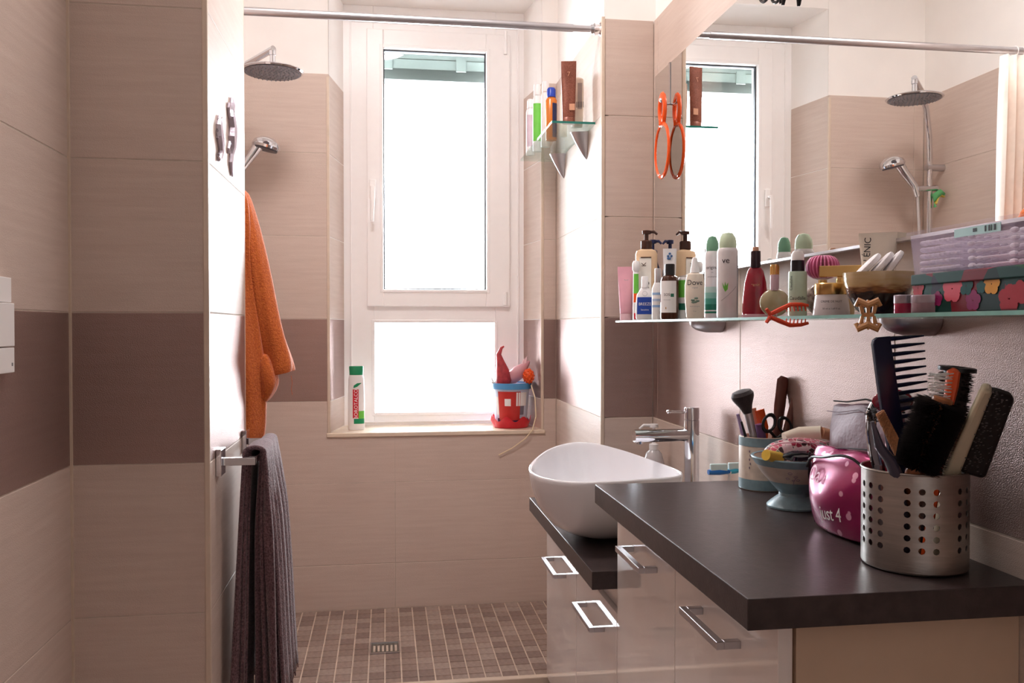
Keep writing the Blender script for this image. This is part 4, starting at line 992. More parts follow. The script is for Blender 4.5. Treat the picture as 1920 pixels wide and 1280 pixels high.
# flowered pouch
FP = bpy.data.materials.new('flowered_fabric'); FP.use_nodes = True; nt = FP.node_tree; N = nt.nodes; L = nt.links
b = N['Principled BSDF']; b.inputs['Roughness'].default_value = .4
t = N.new('ShaderNodeTexCoord'); v = N.new('ShaderNodeTexVoronoi'); v.inputs['Scale'].default_value = 115; L.new(t.outputs['Object'], v.inputs[0])
v2 = N.new('ShaderNodeTexVoronoi'); v2.inputs['Scale'].default_value = 115; v2.feature = 'DISTANCE_TO_EDGE'; L.new(t.outputs['Object'], v2.inputs[0])
sc_ = N.new('ShaderNodeSeparateColor'); L.new(v.outputs['Color'], sc_.inputs[0]); cr = N.new('ShaderNodeValToRGB'); cr.color_ramp.interpolation = 'CONSTANT'; e = cr.color_ramp.elements
e[0].position = 0; e[0].color = (*lin((160, 40, 70)), 1); e[1].position = .3; e[1].color = (*lin((224, 190, 200)), 1)
for p_, c_ in ((.45, (72, 44, 52)), (.65, (206, 90, 120)), (.8, (120, 150, 150)), (.9, (90, 30, 60))): x_ = e.new(p_); x_.color = (*lin(c_), 1)
L.new(sc_.outputs[0], cr.inputs[0]); mr = N.new('ShaderNodeMapRange'); mr.inputs[1].default_value = .03; mr.inputs[2].default_value = .08; L.new(v2.outputs[0], mr.inputs[0])
mx = N.new('ShaderNodeMix'); mx.data_type = 'RGBA'; L.new(mr.outputs[0], mx.inputs[0]); mx.inputs[6].default_value = (*lin((226, 206, 206)), 1); L.new(cr.outputs[0], mx.inputs[7]); L.new(mx.outputs[2], b.inputs['Base Color'])
def blob(pts, rx, rz, n=20):
    """soft closed body along pts, width rx, height rz per station"""
    mb = MB(); P = [Vector(p) for p in pts]; rings = []
    for i, p in enumerate(P):
        t = (P[min(i + 1, len(P) - 1)] - P[max(i - 1, 0)]).normalized(); s_ = t.cross(Vector((0, 0, 1))).normalized(); u_ = s_.cross(t).normalized()
        rings.append([p + s_ * (rx[i] * math.cos(2 * PI * k / n)) + u_ * (rz[i] * math.sin(2 * PI * k / n)) for k in range(n)])
    return mb.rings(rings)
zr = ZT1 + .089
c = Vector((bx, by, zr + .012))
o = thing('fabric_pouch', 'rolled pouch in red and pink flowered fabric lying on the footed bowl', 'pouch', c)
A = W(1434, 853, by - .01) - c; B = W(1558, 838, by - .01) - c
st = [A.lerp(B, f) for f in (0, .06, .2, .4, .6, .8, .94, 1)]
for i, s_ in enumerate(st): s_.z += .004 * math.sin(i)
part('pouch_body', blob(st, [.006, .014, .024, .028, .028, .024, .014, .005], [.006, .013, .020, .025, .026, .022, .014, .005]), FP, o, ang=80, sub=1)
part('piping', MB().tube([st[i] + Vector((-.004, -.014 - .006 * math.sin(PI * i / 7), .010 + .009 * math.sin(PI * i / 7))) for i in range(8)], .001, 6), PINKT, o)
a = W(1436, 856, by - .045); b2_ = W(1462, 858, by - .04)
o = thing('marker_pen', 'short yellow cap poking over the rim of the footed bowl', 'pen', a); part('cap', MB().tube([Vector((0, 0, .003)), b2_ - a + Vector((.004, .01, -.002))], [.0095, .0105], 18), bm_('yellow_plastic', (232, 194, 80), rough=.35), o)
a = W(1500, 812, by + .03)
o = thing('cream_tube', 'cream coloured rolled tube with wooden cap behind the flowered pouch', 'tube', a)
b2_ = W(1560, 816, by + .01) - a; b1_ = W(1540, 811, by + .01) - a
part('tube_body', MB().tube([(-.03, 0, -.008), (0, 0, 0), b1_], [.010, .012, .0125], 16), CREAMP, o); part('cap', MB().tube([b1_, b2_], [.0105, .0095], 16), PEACH, o)
a = W(1500, 866, by - .058)
o = thing('sunglasses', 'black sunglasses lens and arm lying in the footed bowl', 'sunglasses', a)
part('lens', MB().lathe([(.0005, .003), (.018, .002), (.025, -.003), (.024, -.005), (.0005, 0)], 24, 1.15, .55, cap0=False, cap1=False).xf(Matrix.Translation((.006, .016, .010)) @ Matrix.Rotation(.5, 4, 'X')), bm_('dark_lens', (18, 22, 40), rough=.05, coat=.8), o)
part('frame', MB().tube([(-.022, .018, .006), (-.012, .006, .012), (.004, .000, .014), (.022, .002, .012), (.034, .012, .008)], .0018, 8), BLACK, o)

# ================================================================ bags
def bag_mesh(L_, T_, Hh, flare=.0, lean=0, seed=1, nu=28, nv=14, under=.10):
    """soft zip bag: length along Y, thickness along X"""
    mb = MB(); rings = []
    for j in range(nv + 1):
        v = j / nv; z = Hh * v
        th = T_ * (math.sin(PI * min(1, .12 + v * .88)) ** .7 * .92 + .08); ln = L_ * (1 - under * (1 - v) ** 2 - flare * v * v)
        if v == 0: th = T_ * .62; ln *= .93
        if v == 1: th = .006
        ring = []
        for i in range(nu):
            a = 2 * PI * i / nu; cx_, cy_ = math.cos(a), math.sin(a)
            x = th / 2 * math.copysign(abs(cx_) ** .75, cx_); y = ln / 2 * math.copysign(abs(cy_) ** .8, cy_)
            w_ = .004 * noise.noise(Vector((x * 18 + seed, y * 22, z * 26))) * (1 if 0 < j < nv else 0)
            ring.append((x + w_ * 1.6 + lean * v, y + w_, z + .006 * math.sin(y / L_ * 7 + seed) * v))
        rings.append(ring)
    return mb.rings(rings)
PS = bpy.data.materials.new('pink_satin_dots'); PS.use_nodes = True; nt = PS.node_tree; N = nt.nodes; L = nt.links
b = N['Principled BSDF']; b.inputs['Roughness'].default_value = .26; b.inputs['Metallic'].default_value = .35; b.inputs['Coat Weight'].default_value = .3
t = N.new('ShaderNodeTexCoord'); v = N.new('ShaderNodeTexVoronoi'); v.inputs['Scale'].default_value = 42; L.new(t.outputs['Object'], v.inputs[0])
mr = N.new('ShaderNodeMapRange'); mr.inputs[1].default_value = .20; mr.inputs[2].default_value = .24; L.new(v.outputs['Distance'], mr.inputs[0])
mx = N.new('ShaderNodeMix'); mx.data_type = 'RGBA'; L.new(mr.outputs[0], mx.inputs[0]); mx.inputs[6].default_value = (*lin((240, 176, 206)), 1); mx.inputs[7].default_value = (*lin((158, 36, 96)), 1); L.new(mx.outputs[2], b.inputs['Base Color'])
o = thing('toiletry_bag', 'shiny pink polka dot zip bag reading just 4 between bowl and canister', 'bag', (.696, 1.222, ZT1), R(3))
part('bag_body', bag_mesh(.185, .070, .132, .04, .004, 3, under=.24), PS, o, ang=80, sub=1)
pp = []
for i in range(15):
    f = i / 14; y = .090 - .178 * f; pp.append((-.014 - .012 * math.sin(PI * f), y, .122 + .006 * math.sin(y / .185 * 7 + 3) - .03 * abs(2 * f - 1) ** 5))
part('piping', MB().tube(pp, .0022, 8), BLACK, o)
part('piping', MB().tube([(-.010, .088, .116), (-.008, .093, .08), (-.006, .088, .035), (-.008, .072, .006)], .0022, 8), BLACK, o)
part('zip', MB().tube([(.004, y_, .133 + .006 * math.sin(y_ / .185 * 7 + 3)) for y_ in (.08, .05, 0, -.05, -.08)], .0025, 6, flat=.5), BLACK, o)
def bag_x(y, z, L_=.185, T_=.070, Hh=.132, under=.24, flare=.04):
    v = z / Hh; th = T_ * (math.sin(PI * min(1, .12 + v * .88)) ** .7 * .92 + .08); ln = L_ * (1 - under * (1 - v) ** 2 - flare * v * v)
    s_ = min(.98, abs(y) / (ln / 2)) ** 1.25
    return -th / 2 * (1 - s_ * s_) ** .375 + .004 * v - .0016
vs, fs = text_geo('just 4', .030); mb = MB(); mb.add([(bag_x(-u * .85 - .008, .036 + v_ + u * .1), -u * .85 - .008, .036 + v_ + u * .1) for u, v_, _ in vs], fs)
part('lettering', mb, WINK, o, smooth=False, solid=.0004)
vs, fs = text_geo('Oa', .034); mb = MB(); mb.add([(bag_x(-u * .9 + .045, .088 + v_), -u * .9 + .045, .088 + v_) for u, v_, _ in vs], fs)
part('lettering', mb, bm_('pale_pink_print', (236, 190, 214), rough=.5), o, smooth=False, solid=.0004)
o = thing('toiletry_bag', 'taller mauve leather zip bag against the wall behind the pink bag', 'bag', (.7655, 1.285, ZT1))
part('bag_body', bag_mesh(.20, .058, .196, -.05, 0, 8), bm_('mauve_leather', (104, 66, 76), rough=.5, metal=.1, bump=.3, bscale=120), o, ang=80, sub=1)
part('zip', MB().tube([(.0, y_, .197 + .006 * math.sin(y_ / .20 * 7 + 8)) for y_ in (.10, .06, 0, -.06, -.10)], .003, 6, flat=.5), BLACK, o)
part('stitching', MB().tube([(-.0135, y_, .180 + .006 * math.sin(y_ / .20 * 7 + 8)) for y_ in (.10, .06, 0, -.06, -.10)], .0008, 5), bm_('dark_mauve', (110, 80, 92), rough=.5), o)

# ================================================================ perforated canister
kx, ky, kr, kh = .703, 1.063, .0665, .130
o = thing('utensil_canister', 'perforated brushed steel canister at the near end of the worktop, full of brushes', 'canister', (kx, ky, ZT1), face_cam(kx, ky))
mb = MB(); NCOL = 24; cell = 2 * PI / NCOL; z0, dz = .026, .0151; off = R(8)
def cp(a, z): return (kr * math.sin(a), -kr * math.cos(a), z)
for i in range(NCOL):
    a0 = off + (i - 1.5) * cell; a1 = a0 + cell; am = (a0 + a1) / 2
    hole = (i % 4) != 3
    mb.add([cp(a0, .004), cp(am, .004), cp(a1, .004), cp(a1, z0), cp(am, z0), cp(a0, z0)], [(0, 1, 4, 5), (1, 2, 3, 4)])
    zt_ = z0 + 6 * dz
    mb.add([cp(a0, zt_), cp(am, zt_), cp(a1, zt_), cp(a1, kh), cp(am, kh), cp(a0, kh)], [(0, 1, 4, 5), (1, 2, 3, 4)])
    for j in range(6):
        za, zb_ = z0 + j * dz, z0 + (j + 1) * dz; zm = (za + zb_) / 2
        outer = [cp(a0, za), cp(am, za), cp(a1, za), cp(a1, zm), cp(a1, zb_), cp(am, zb_), cp(a0, zb_), cp(a0, zm)]
        if hole:
            hr = .0043; inner = []
            for k in range(8):
                t = -3 * PI / 4 + k * PI / 4; inner.append(cp(am + hr * math.cos(t) / kr, zm + hr * math.sin(t)))
            mb.add(outer + inner, [(k, (k + 1) % 8, 8 + (k + 1) % 8, 8 + k) for k in range(8)])
        else: mb.add(outer, [(0, 1, 5, 6), (1, 2, 4, 5)] if False else [tuple(range(8))])
import bmesh
me = mb.mesh('canister_wall', BRUSHED, True, 60)
bm = bmesh.new(); bm.from_mesh(me); bmesh.ops.remove_doubles(bm, verts=bm.verts, dist=1e-5); bm.to_mesh(me); bm.free(); me.shade_smooth(); me.set_sharp_from_angle(angle=R(60))
w_ = link('canister_wall', me, o); d_ = w_.modifiers.new('s', 'SOLIDIFY'); d_.thickness = .0011; d_.offset = -1
d_ = w_.modifiers.new('e', 'EDGE_SPLIT'); d_.split_angle = R(35)
part('rim', MB().torus((0, 0, kh), kr, .0016, 48, 8, 'z'), BRUSHED, o)
part('base', MB().lathe([(.0005, .001), (kr - .006, 0), (kr - .001, .002), (kr, .0045), (kr - .003, .0045), (.0005, .003)], 48, cap0=False, cap1=False), BRUSHED, o)

def spikes(p0, p1, r0, r1, n, m, name, parent, wdt=.0006, dirs=None, half=False):
    """bristles standing out from the axis p0-p1, as one lot nobody could count"""
    mb = MB(); ax = (p1 - p0); L_ = ax.length; t = ax.normalized(); s = t.cross(Vector((.3, 1, .1))).normalized(); u = s.cross(t)
    for k in range(n):
        f = random.random(); a = random.uniform(0, 2 * PI); d = s * math.cos(a) + u * math.sin(a)
        b = p0 + ax * f; e = d * r1 * random.uniform(.9, 1.05) + t * random.uniform(-.002, .002); w1 = t.cross(d) * wdt; w2 = t * wdt
        mb.add([b + d * r0 + w1, b + d * r0 - w1 + w2, b + d * r0 - w2, b + e], [(0, 1, 3), (1, 2, 3), (2, 0, 3)])
    p = part(name, mb, m, parent, smooth=False); p['kind'] = 'stuff'; return p
zcb = ZT1 + .010
# round wooden bristle brush
bot = Vector((kx - .012, ky - .018, zcb)); top = W(1768, 748, 1.0); lo_ = W(1716, 886, 1.02)
o = thing('round_hairbrush', 'wooden round hairbrush thick with black bristles in front of the other brushes', 'hairbrush', bot)
a, b_ = lo_ - bot, top - bot; dn = (b_ - a).normalized()
part('barrel', MB().tube([a - dn * .012, a, b_, b_ + dn * .002], [.010, .0125, .0125, .010], 18), WOOD, o)
part('handle', MB().tube([Vector((0, 0, 0)), a - dn * .012], [.008, .009], 12), WOOD, o)
spikes(a + dn * .006, b_ - dn * .004, .012, .033, 7000, BRIST, 'bristles', o, .0007)
spikes(a + dn * .01, b_ - dn * .01, .012, .024, 160, bm_('brown_bristle', (90, 50, 38), rough=.6), 'bristles', o, .0006)
# wide-tooth comb
Yq = 1.105
bot = W(1690, 905, Yq); bot.z = ZT1 + .07
o = thing('wide_tooth_comb', 'navy blue wide tooth comb standing tallest in the canister', 'comb', bot)
CB = bm_('navy_comb_plastic', (26, 32, 62), rough=.25, coat=.3)
def pxpoly(pts, Y): return [(W(x, y, Y).x - bot.x, W(x, y, Y).z - bot.z) for x, y in pts]
sp_ = pxpoly([(1635, 645), (1637, 637), (1644, 632), (1668, 630), (1669, 645), (1700, 850), (1706, 905), (1680, 905), (1668, 860), (1648, 745)], Yq)
part('spine', MB().prism(sp_, -.0035, .0035, 'y'), CB, o, smooth=False, bevel=.001)
for k in range(15):
    f = k / 14
    a = W(1662 + 30 * f, 636 + 205 * f, Yq) - bot; b_ = W(1732 + 14 * f, 629 + 200 * f, Yq) - bot
    part('tooth', MB().tube([a, a.lerp(b_, .5), b_], [.0032 if k else .0036, .0028, .0012], 8), CB, o)
# brush with orange back and white bristles
bot = Vector((kx + .012, ky - .005, zcb))
o = thing('vent_brush', 'bright orange brush with white bristles behind the round hairbrush', 'hairbrush', bot)
P_ = [W(1791, 693, 1.03), W(1788, 697, 1.03), W(1784, 725, 1.03), W(1778, 760, 1.03)]
part('back', MB().tube([p - bot for p in P_] + [Vector((0, 0, 0))], [.006, .0105, .0105, .008, .006], 12, flat=.7), ORANGE, o)
bw = MB()
for k in range(9):
    for j in range(3):
        f = k / 8; a = W(1787 - 4 * f, 699 + 48 * f, 1.03) - bot + Vector((0, -.006 + .006 * j, 0)); b_ = a + Vector((-.030 - .004 * random.random(), -.008 * random.random(), random.uniform(-.004, .006)))
        part('bristle', MB().tube([a, b_], [.0009, .0007], 5).sphere(b_, .0013, 6, 4), WINK, o)
# black round vent brush
bot = Vector((kx + .02, ky + .012, zcb)); top = W(1795, 690, 1.048); low = W(1776, 850, 1.055)
o = thing('round_hairbrush', 'black thermal round hairbrush with ring-shaped top at the back right', 'hairbrush', bot)
a, b_ = low - bot, top - bot
part('barrel', MB().tube([a, b_ - (b_ - a).normalized() * .004], .016, 20), bm_('dark_barrel', (54, 44, 46), rough=.4), o)
M = Matrix.Translation(b_) @ (b_ - a).to_track_quat('Z', 'Y').to_matrix().to_4x4()
part('end_ring', MB().lathe([(.012, -.004), (.0235, -.004), (.0235, .001), (.021, .002), (.012, .002)], 30, cap0=False, cap1=False).xf(M), BLACK, o)
part('handle', MB().tube([Vector((0, 0, 0)), a], [.008, .010], 12), BLACK, o)
spikes(a, b_ - (b_ - a).normalized() * .006, .0155, .0235, 1100, BRIST, 'bristles', o, .0007)
# cream and black paddle brush
bot = Vector((kx + .005, ky - .040, ZT1 + .02))
o = thing('paddle_brush', 'cream backed brush with a long black bristle pad leaning right', 'hairbrush', bot)
def slab(P4, thick, m, name, Ys, bev=.004):
    """rounded slab through four photograph points, with its own thickness"""
    pts = [W(x, y, Y) - bot for (x, y), Y in zip(P4, Ys)]
    n = (pts[1] - pts[0]).cross(pts[3] - pts[0]).normalized()
    if n.y > 0: n = -n
    mb = MB(); mb.rings([[p + n * (thick / 2) for p in pts], [p - n * (thick / 2) for p in pts]])
    return part(name, mb, m, o, bevel=bev, seg=3)
slab([(1857, 726), (1903, 741), (1846, 893), (1797, 880)], .022, BRIST, 'bristle_pad', (.965, .955, 1.01, 1.02), .007)
CRB = bm_('cream_brush_back', (206, 192, 166), rough=.35, var=.05)
slab([(1842, 721), (1862, 727), (1800, 884), (1764, 890)], .026, CRB, 'back', (.968, .962, 1.022, 1.028), .005)
a = W(1782, 886, 1.025) - bot
part('handle', MB().tube([a + Vector((.004, 0, .006)), a * .5, Vector((0, 0, 0))], [.013, .011, .009], 12, flat=.7), CRB, o)
pk = MB()
for k in range(120):
    u_, v_ = random.random(), random.random()
    px_ = 1859 + 40 * u_ - 58 * v_; py_ = 730 + 15 * u_ + 148 * v_
    c_ = W(px_, py_, .96 + .055 * v_ - .013) - bot; pk.tube([c_, c_ + Vector((.0006, -.0022, .0006))], .0006, 4)
p = part('bristle_tips', pk, bm_('grey_tips', (96, 90, 92), rough=.6), o, smooth=False); p['kind'] = 'stuff'
# small natural bristle brush
bot = Vector((kx - .022, ky - .028, zcb))
o = thing('small_brush', 'small brush with tan natural bristles and grey black handle at the front left', 'brush', bot)
hp = [W(1636, 790, 1.02), W(1648, 835, 1.02), W(1668, 862, 1.02), W(1680, 890, 1.03)]
part('handle', MB().tube([p - bot for p in hp] + [Vector((0, 0, 0))], [.003, .008, .010, .011, .008], 12, flat=.7), bm_('slate_plastic', (72, 68, 84), rough=.25, coat=.3), o)
tb = MB()
TAN = bm_('tan_bristle', (186, 132, 92), rough=.7, var=.3, vscale=400)
for k in range(420):
    f = random.random(); e_ = random.random()
    a = W(1641 + 36 * f + e_ * 2, 776 + 78 * f, 1.018 + .008 * random.random()) - bot; b_ = W(1656 + 27 * f + random.uniform(-2, 2), 768 + 52 * f, 1.014 + .008 * random.random()) - bot
    tb.tube([a, b_], .00045, 3, cap=False)
p = part('bristles', tb, TAN, o, smooth=False); p['kind'] = 'stuff'
# silver racket brush seen nearly edge on
bot = Vector((kx - .040, ky + .010, zcb))
o = thing('racket_brush', 'silver rimmed oval brush at the far left of the canister', 'hairbrush', bot)
rp = [W(x, y, 1.08) - bot for x, y in ((1652, 872), (1646, 845), (1640, 800), (1641, 770), (1634, 756), (1627, 772), (1626, 810), (1631, 850), (1638, 876))]
part('rim', MB().tube(rp, .0022, 8), CHROME, o)
part('pad', MB().add([p + Vector((0, .003, 0)) for p in rp], [tuple(range(len(rp)))]), bm_('silver_pad', (200, 196, 206), rough=.3), o, solid=.003, smooth=False)
part('handle', MB().tube([W(1645, 872, 1.08) - bot, Vector((0, 0, 0))], .006, 10), bm_('silver_plastic', (180, 176, 186), rough=.3, metal=.5), o)
spikes(W(1634, 765, 1.07) - bot, W(1640, 792, 1.07) - bot, .002, .011, 90, BRIST, 'bristles', o, .0006)
# red oval brush behind the comb
bot = Vector((kx - .008, ky + .040, zcb))
o = thing('oval_brush', 'red oval brush partly hidden behind the navy comb', 'hairbrush', bot)
c_ = W(1674, 752, 1.135) - bot
part('back', MB().sphere((0, 0, 0), .028, 20, 10, 1.15, .3, .62).xf(Matrix.Translation(c_)), RG, o); part('handle', MB().tube([c_, Vector((0, 0, 0))], [.010, .008], 12), RG, o)
part('pad', MB().sphere((0, 0, 0), .022, 20, 10, 1.15, .3, .55).xf(Matrix.Translation(c_ + Vector((0, -.006, 0)))), GREYM, o)
for k in range(12): part('bristle', MB().tube([c_ + Vector((-.02 + .0037 * k, -.01, .0)), c_ + Vector((-.02 + .0037 * k, -.022, .002))], .0009, 5), BRIST, o)

# ================================================================ window sill
ZSI = H + HS + .0003
q = on(669, 803, h=HS); X = q.x; Y = 3.29
r = 15.5 * dep(X, Y) / FPX; hh = on(669, 686, Y=Y).z - ZSI
o = thing('shower_gel', 'white bottle with green flip cap and red BOROTALCO label on the sill', 'bottle', (X, Y, ZSI), face_cam(X, Y))
part('body', MB().lathe([(r * .9, 0), (r, .006), (r, hh * .5), (r * .93, hh * .8), (r * .78, hh * .87)], 30, 1, .6), WHITE, o)
part('cap', MB().lathe([(r * .80, hh * .86), (r * .86, hh * .99), (r * .80, hh)], 26, 1, .6), GREEN, o)
part('red_label', MB().box((-r * .42, -r * .63, hh * .19), (r * .26, -r * .60, hh * .64)), RED, o, smooth=False)
lettering('BOROTALCO', .0185, WINK, o, y=-r * .645, x=-r * .03, z=hh * .41, rot=PI / 2)
part('leaf_print', MB().add([(-r * .35, -r * .62, hh * .66), (r * .1, -r * .62, hh * .68), (r * .65, -r * .55, hh * .74), (r * .1, -r * .62, hh * .735), (-r * .3, -r * .62, hh * .70)], [(0, 1, 2, 3, 4)]), GREEN, o, smooth=False)
label_patch(o, r * .995, hh * .10, hh * .30, .25, 1.2, BGREEN, ry=r * .6, name='green_print'); label_patch(o, r * .998, hh * .10, hh * .18, -.3, 1.2, GREEN, ry=r * .602, name='green_print')

bx_, by_ = .482, 3.302; br = .080
zrim = on(957, 719, Y=by_ - .07).z - ZSI
o = thing('toy_bucket', 'small bucket with blue rim and red printed panel holding bath toys on the sill', 'bucket', (bx_, by_, ZSI), face_cam(bx_, by_))
part('bucket_body', MB().lathe([(.0005, .002), (br * .74, .002), (br * .92, zrim * .97), (br * .90, zrim * .97), (br * .72, .005), (.0005, .005)], 36, cap0=False, cap1=False), bm_('pale_blue_white', (206, 216, 236), rough=.3), o)
part('rim_band', MB().lathe([(br * .88, zrim * .86), (br * .98, zrim * .87), (br * 1.0, zrim), (br * .93, zrim), (br * .9, zrim * .9)], 36, cap0=False, cap1=False), SKYB, o)
rb = lambda f: br * (.74 + .18 * f)
for (a0, a1, f0, f1, m_) in ((-.75, .55, .18, .82, bm_('printed_red', (196, 52, 48), rough=.35)), (-.95, -.75, .3, .7, WINK), (.3, 1.0, .5, .8, WINK), (-.9, 1.0, .05, .22, bm_('printed_navy', (44, 50, 86), rough=.35)), (-.35, .0, .5, .66, WINK), (-.2, .35, .24, .4, bm_('printed_dark_red', (120, 26, 34), rough=.35)), (.55, .85, .3, .55, bm_('printed_grey', (120, 116, 132), rough=.35))):
    R0, R1 = rb(f0) + .0006, rb(f1) + .0006
    k_ = .0003 * (abs(a0) * 7 % 3)
    part('printed_patch', wrap(R0 + k_, zrim * f0, zrim * f1, a0, a1, 10, r1=R1 + k_), m_, o)
tr_ = MB(); rings = []
for (rr, z, sc_) in ((br * .80, .0, 0), (br * .86, .004, 0), (br * .98, .036, 1), (br * .955, .036, 1), (br * .83, .008, 0)):
    rings.append([(rr * math.cos(2 * PI * i / 60), rr * math.sin(2 * PI * i / 60), z + sc_ * .010 * math.cos(2 * PI * i / 60 * 7)) for i in range(60)])
tr_.rings(rings, cap0=True, cap1=False); part('scalloped_tray', tr_, RED, o)
zr_ = ZSI + zrim
def V(x, y, Y): return on(x, y, Y=Y)
b0 = V(945, 722, by_ - .02)
o = thing('bath_toy', 'red gourd-shaped bath toy with curled tip rising from the bucket', 'toy', b0)
pts = [V(x, y, by_ - .02) - b0 for x, y in ((943, 728), (944, 712), (942, 695), (938, 678), (935, 664), (940, 652), (945, 649))]
part('toy_body', MB().tube(pts, [.022, .031, .026, .016, .010, .006, .003], 16), bm_('mottled_red', (196, 70, 76), rough=.4, col2=(150, 50, 60), vscale=60), o, ang=80)
b0 = V(975, 716, by_ - .01)
o = thing('bath_toy', 'mauve pink shell-shaped bath toy lying across the bucket', 'toy', b0)
pts = [V(x, y, by_ - .01) - b0 for x, y in ((949, 716), (960, 708), (972, 698), (984, 686), (993, 677))]
part('toy_body', MB().tube(pts, [.010, .026, .028, .016, .004], 16), bm_('shell_pink', (206, 150, 158), rough=.4), o, ang=80)
for k in range(4): part('spike', MB().tube([pts[3] + Vector((.004 * k - .01, -.006, .008)), pts[3] + Vector((.005 * k - .008, -.008, .026 + .004 * k))], [.004, .001], 6), bm_('shell_pale', (232, 196, 202), rough=.4), o)
b0 = V(991, 705, by_ - .045)
o = thing('bath_puff', 'bright orange knobbly ball at the right of the bucket', 'toy', b0)
mb = MB(); mb.sphere((0, 0, 0), .020, 16, 10, 1, .9, 1.35)
part('core', mb, ORANGE, o)
for k in range(46):
    f = (k + .5) / 46; ph = math.acos(1 - 2 * f); th = PI * (1 + 5 ** .5) * k
    part('knob', MB().sphere((.020 * math.sin(ph) * math.cos(th), .018 * math.sin(ph) * math.sin(th), .027 * math.cos(ph)), .0042, 6, 4), ORANGE, o)
b0 = V(927, 722, by_ - .03)
o = thing('bath_toy', 'small white twig-like toy at the left of the bucket', 'toy', b0)
part('twig', MB().tube([(0, 0, 0), (-.012, 0, .03)], [.004, .003], 6).tube([(0, 0, .004), (-.018, 0, .018)], [.003, .002], 6).tube([(.004, 0, 0), (.004, 0, .022)], [.003, .002], 6), WHITE, o)
hose = [V(x, y, Y) for x, y, Y in ((996, 722, 3.24), (1003, 745, 3.215), (1005, 780, 3.19), (998, 806, 3.183), (985, 822, 3.185), (960, 840, 3.188), (935, 853, 3.190))]
o = part('cord', MB().tube(hose, .0022, 8), bm_('ivory_cord', (232, 214, 180), rough=.4)); tag(o, 'thin ivory tube hanging from the bucket over the sill', 'cord')

# ================================================================ rod, curtain, shower
YR = 2.525; HR = H + .888
o = thing('curtain_rod', 'long chrome shower curtain rod spanning the shower opening', 'rod', (0, YR, HR))
part('rod_tube', MB().tube([(XL + .001, 0, 0), (.555, 0, 0)], .0115, 16), SATIN, o); part('rod_tube', MB().tube([(.55, 0, 0), (XS - .002, 0, 0)], .0098, 16), SATIN, o)
for s_, xx in ((1, XS), (-1, XL)):
    part('end_flange', MB().tube([(xx - s_ * .030, 0, 0), (xx - s_ * .022, 0, 0), (xx - s_ * .020, 0, 0), (xx - s_ * .006, 0, 0), (xx - s_ * .0005, 0, 0)], [.012, .014, .018, .016, .021], 20), CHROME, o)
cm = MB(); rings = []
for j in range(13):
    z = .0 - (H + .70) * j / 12 - .02; ring = []
    for i in range(49):
        f = i / 48; ring.append((XL + .012 + .175 * f + .012 * math.sin(j * .3) * f, .030 * math.sin(f * 2 * PI * 6) * (1 + .1 * math.sin(j)), z))
    rings.append(ring)
cm.rings(rings, close=False)
o = thing('shower_curtain', 'pale cream shower curtain bunched at the left end of the rod', 'curtain', (0, YR, HR))
part('curtain_cloth', cm, bm_('cream_curtain', (244, 232, 222), rough=.7), o, solid=.0015, ang=80)
for k in range(6): part('ring', MB().torus((XL + .025 + .022 * k, 0, -.004), .018, .0016, 20, 6, 'x'), WHITE, o)

px_, py_ = -.548, 3.070
o = thing('rain_shower', 'chrome shower column with round rain head in the left corner', 'shower', (px_, py_, H - .2))
def S_(x, y, h): return Vector((x - px_, y - py_, h + .2))
part('riser_pipe', MB().tube([S_(px_, py_, -.12), S_(px_, py_, .2), S_(px_, py_, .60)], .0105, 16), CHROME, o)
hx_, hy_ = -.357, 2.880
arm = [S_(px_, py_, .60), S_(px_, py_, .66), S_(px_ + .012, py_ - .012, .74), S_(px_ + .045, py_ - .045, .82), S_(px_ + .10, py_ - .10, .872), S_(hx_ + .004, hy_ - .004, .896)]
part('arm', MB().tube(arm, .0105, 16), CHROME, o)
hd = part('rain_head', MB().lathe([(.0005, .012), (.02, .014), (.085, .007), (.096, .003), (.098, 0), (.094, -.004), (.0005, -.004)], 44, c=tuple(S_(hx_, hy_, .824)), cap0=False, cap1=False), CHROME, o)
part('nozzle_plate', MB().lathe([(.090, -.005), (.0005, -.0055)], 44, c=tuple(S_(hx_, hy_, .824)), cap0=False, cap1=False), bm_('grey_nozzle_plate', (140, 136, 142), rough=.4, metal=.5), hd)
nz = MB()
for rr, n_ in ((.012, 6), (.026, 12), (.040, 18), (.054, 24), (.068, 30), (.082, 36)):
    for k in range(n_): nz.lathe([(.0022, -.009), (.0026, -.005)], 5, c=tuple(S_(hx_ + rr * math.cos(2 * PI * k / n_), hy_ + rr * math.sin(2 * PI * k / n_), .824)))
p = part('nozzles', nz, GREYM, hd, smooth=False); p['kind'] = 'stuff'
part('swivel', MB().lathe([(.014, .010), (.013, .02), (.009, .024), (.009, .05), (.011, .052), (.011, .066)], 18, c=tuple(S_(hx_, hy_, .824))), CHROME, o)
part('wall_bracket', MB().tube([S_(XL + .001, py_, .615), S_(px_ + .014, py_, .615)], [.013, .013], 14), SATIN, o)
part('slider', MB().tube([S_(px_ - .03, py_, .535), S_(px_ + .055, py_ - .005, .53)], [.013, .011], 14), CHROME, o)
part('mixer', MB().tube([S_(px_, py_ - .14, -.13), S_(px_, py_ + .10, -.13)], .022, 18), CHROME, o)
part('wall_bracket', MB().tube([S_(XL + .001, py_, -.13), S_(px_, py_, -.13)], [.016, .013], 14), SATIN, o)
h0 = Vector((px_ + .052, py_ - .004, H + .525))
o = thing('hand_shower', 'chrome hand shower resting in its slider on the column', 'hand shower', h0)
def T_(x, y, h): return Vector((x, y, H + h)) - h0
part('handle', MB().tube([T_(px_ + .052, py_ - .004, .50), T_(px_ + .062, py_ - .0, .54), T_(-.452, 3.085, .595), T_(-.430, 3.09, .632)], [.010, .013, .017, .020], 14), CHROME, o)
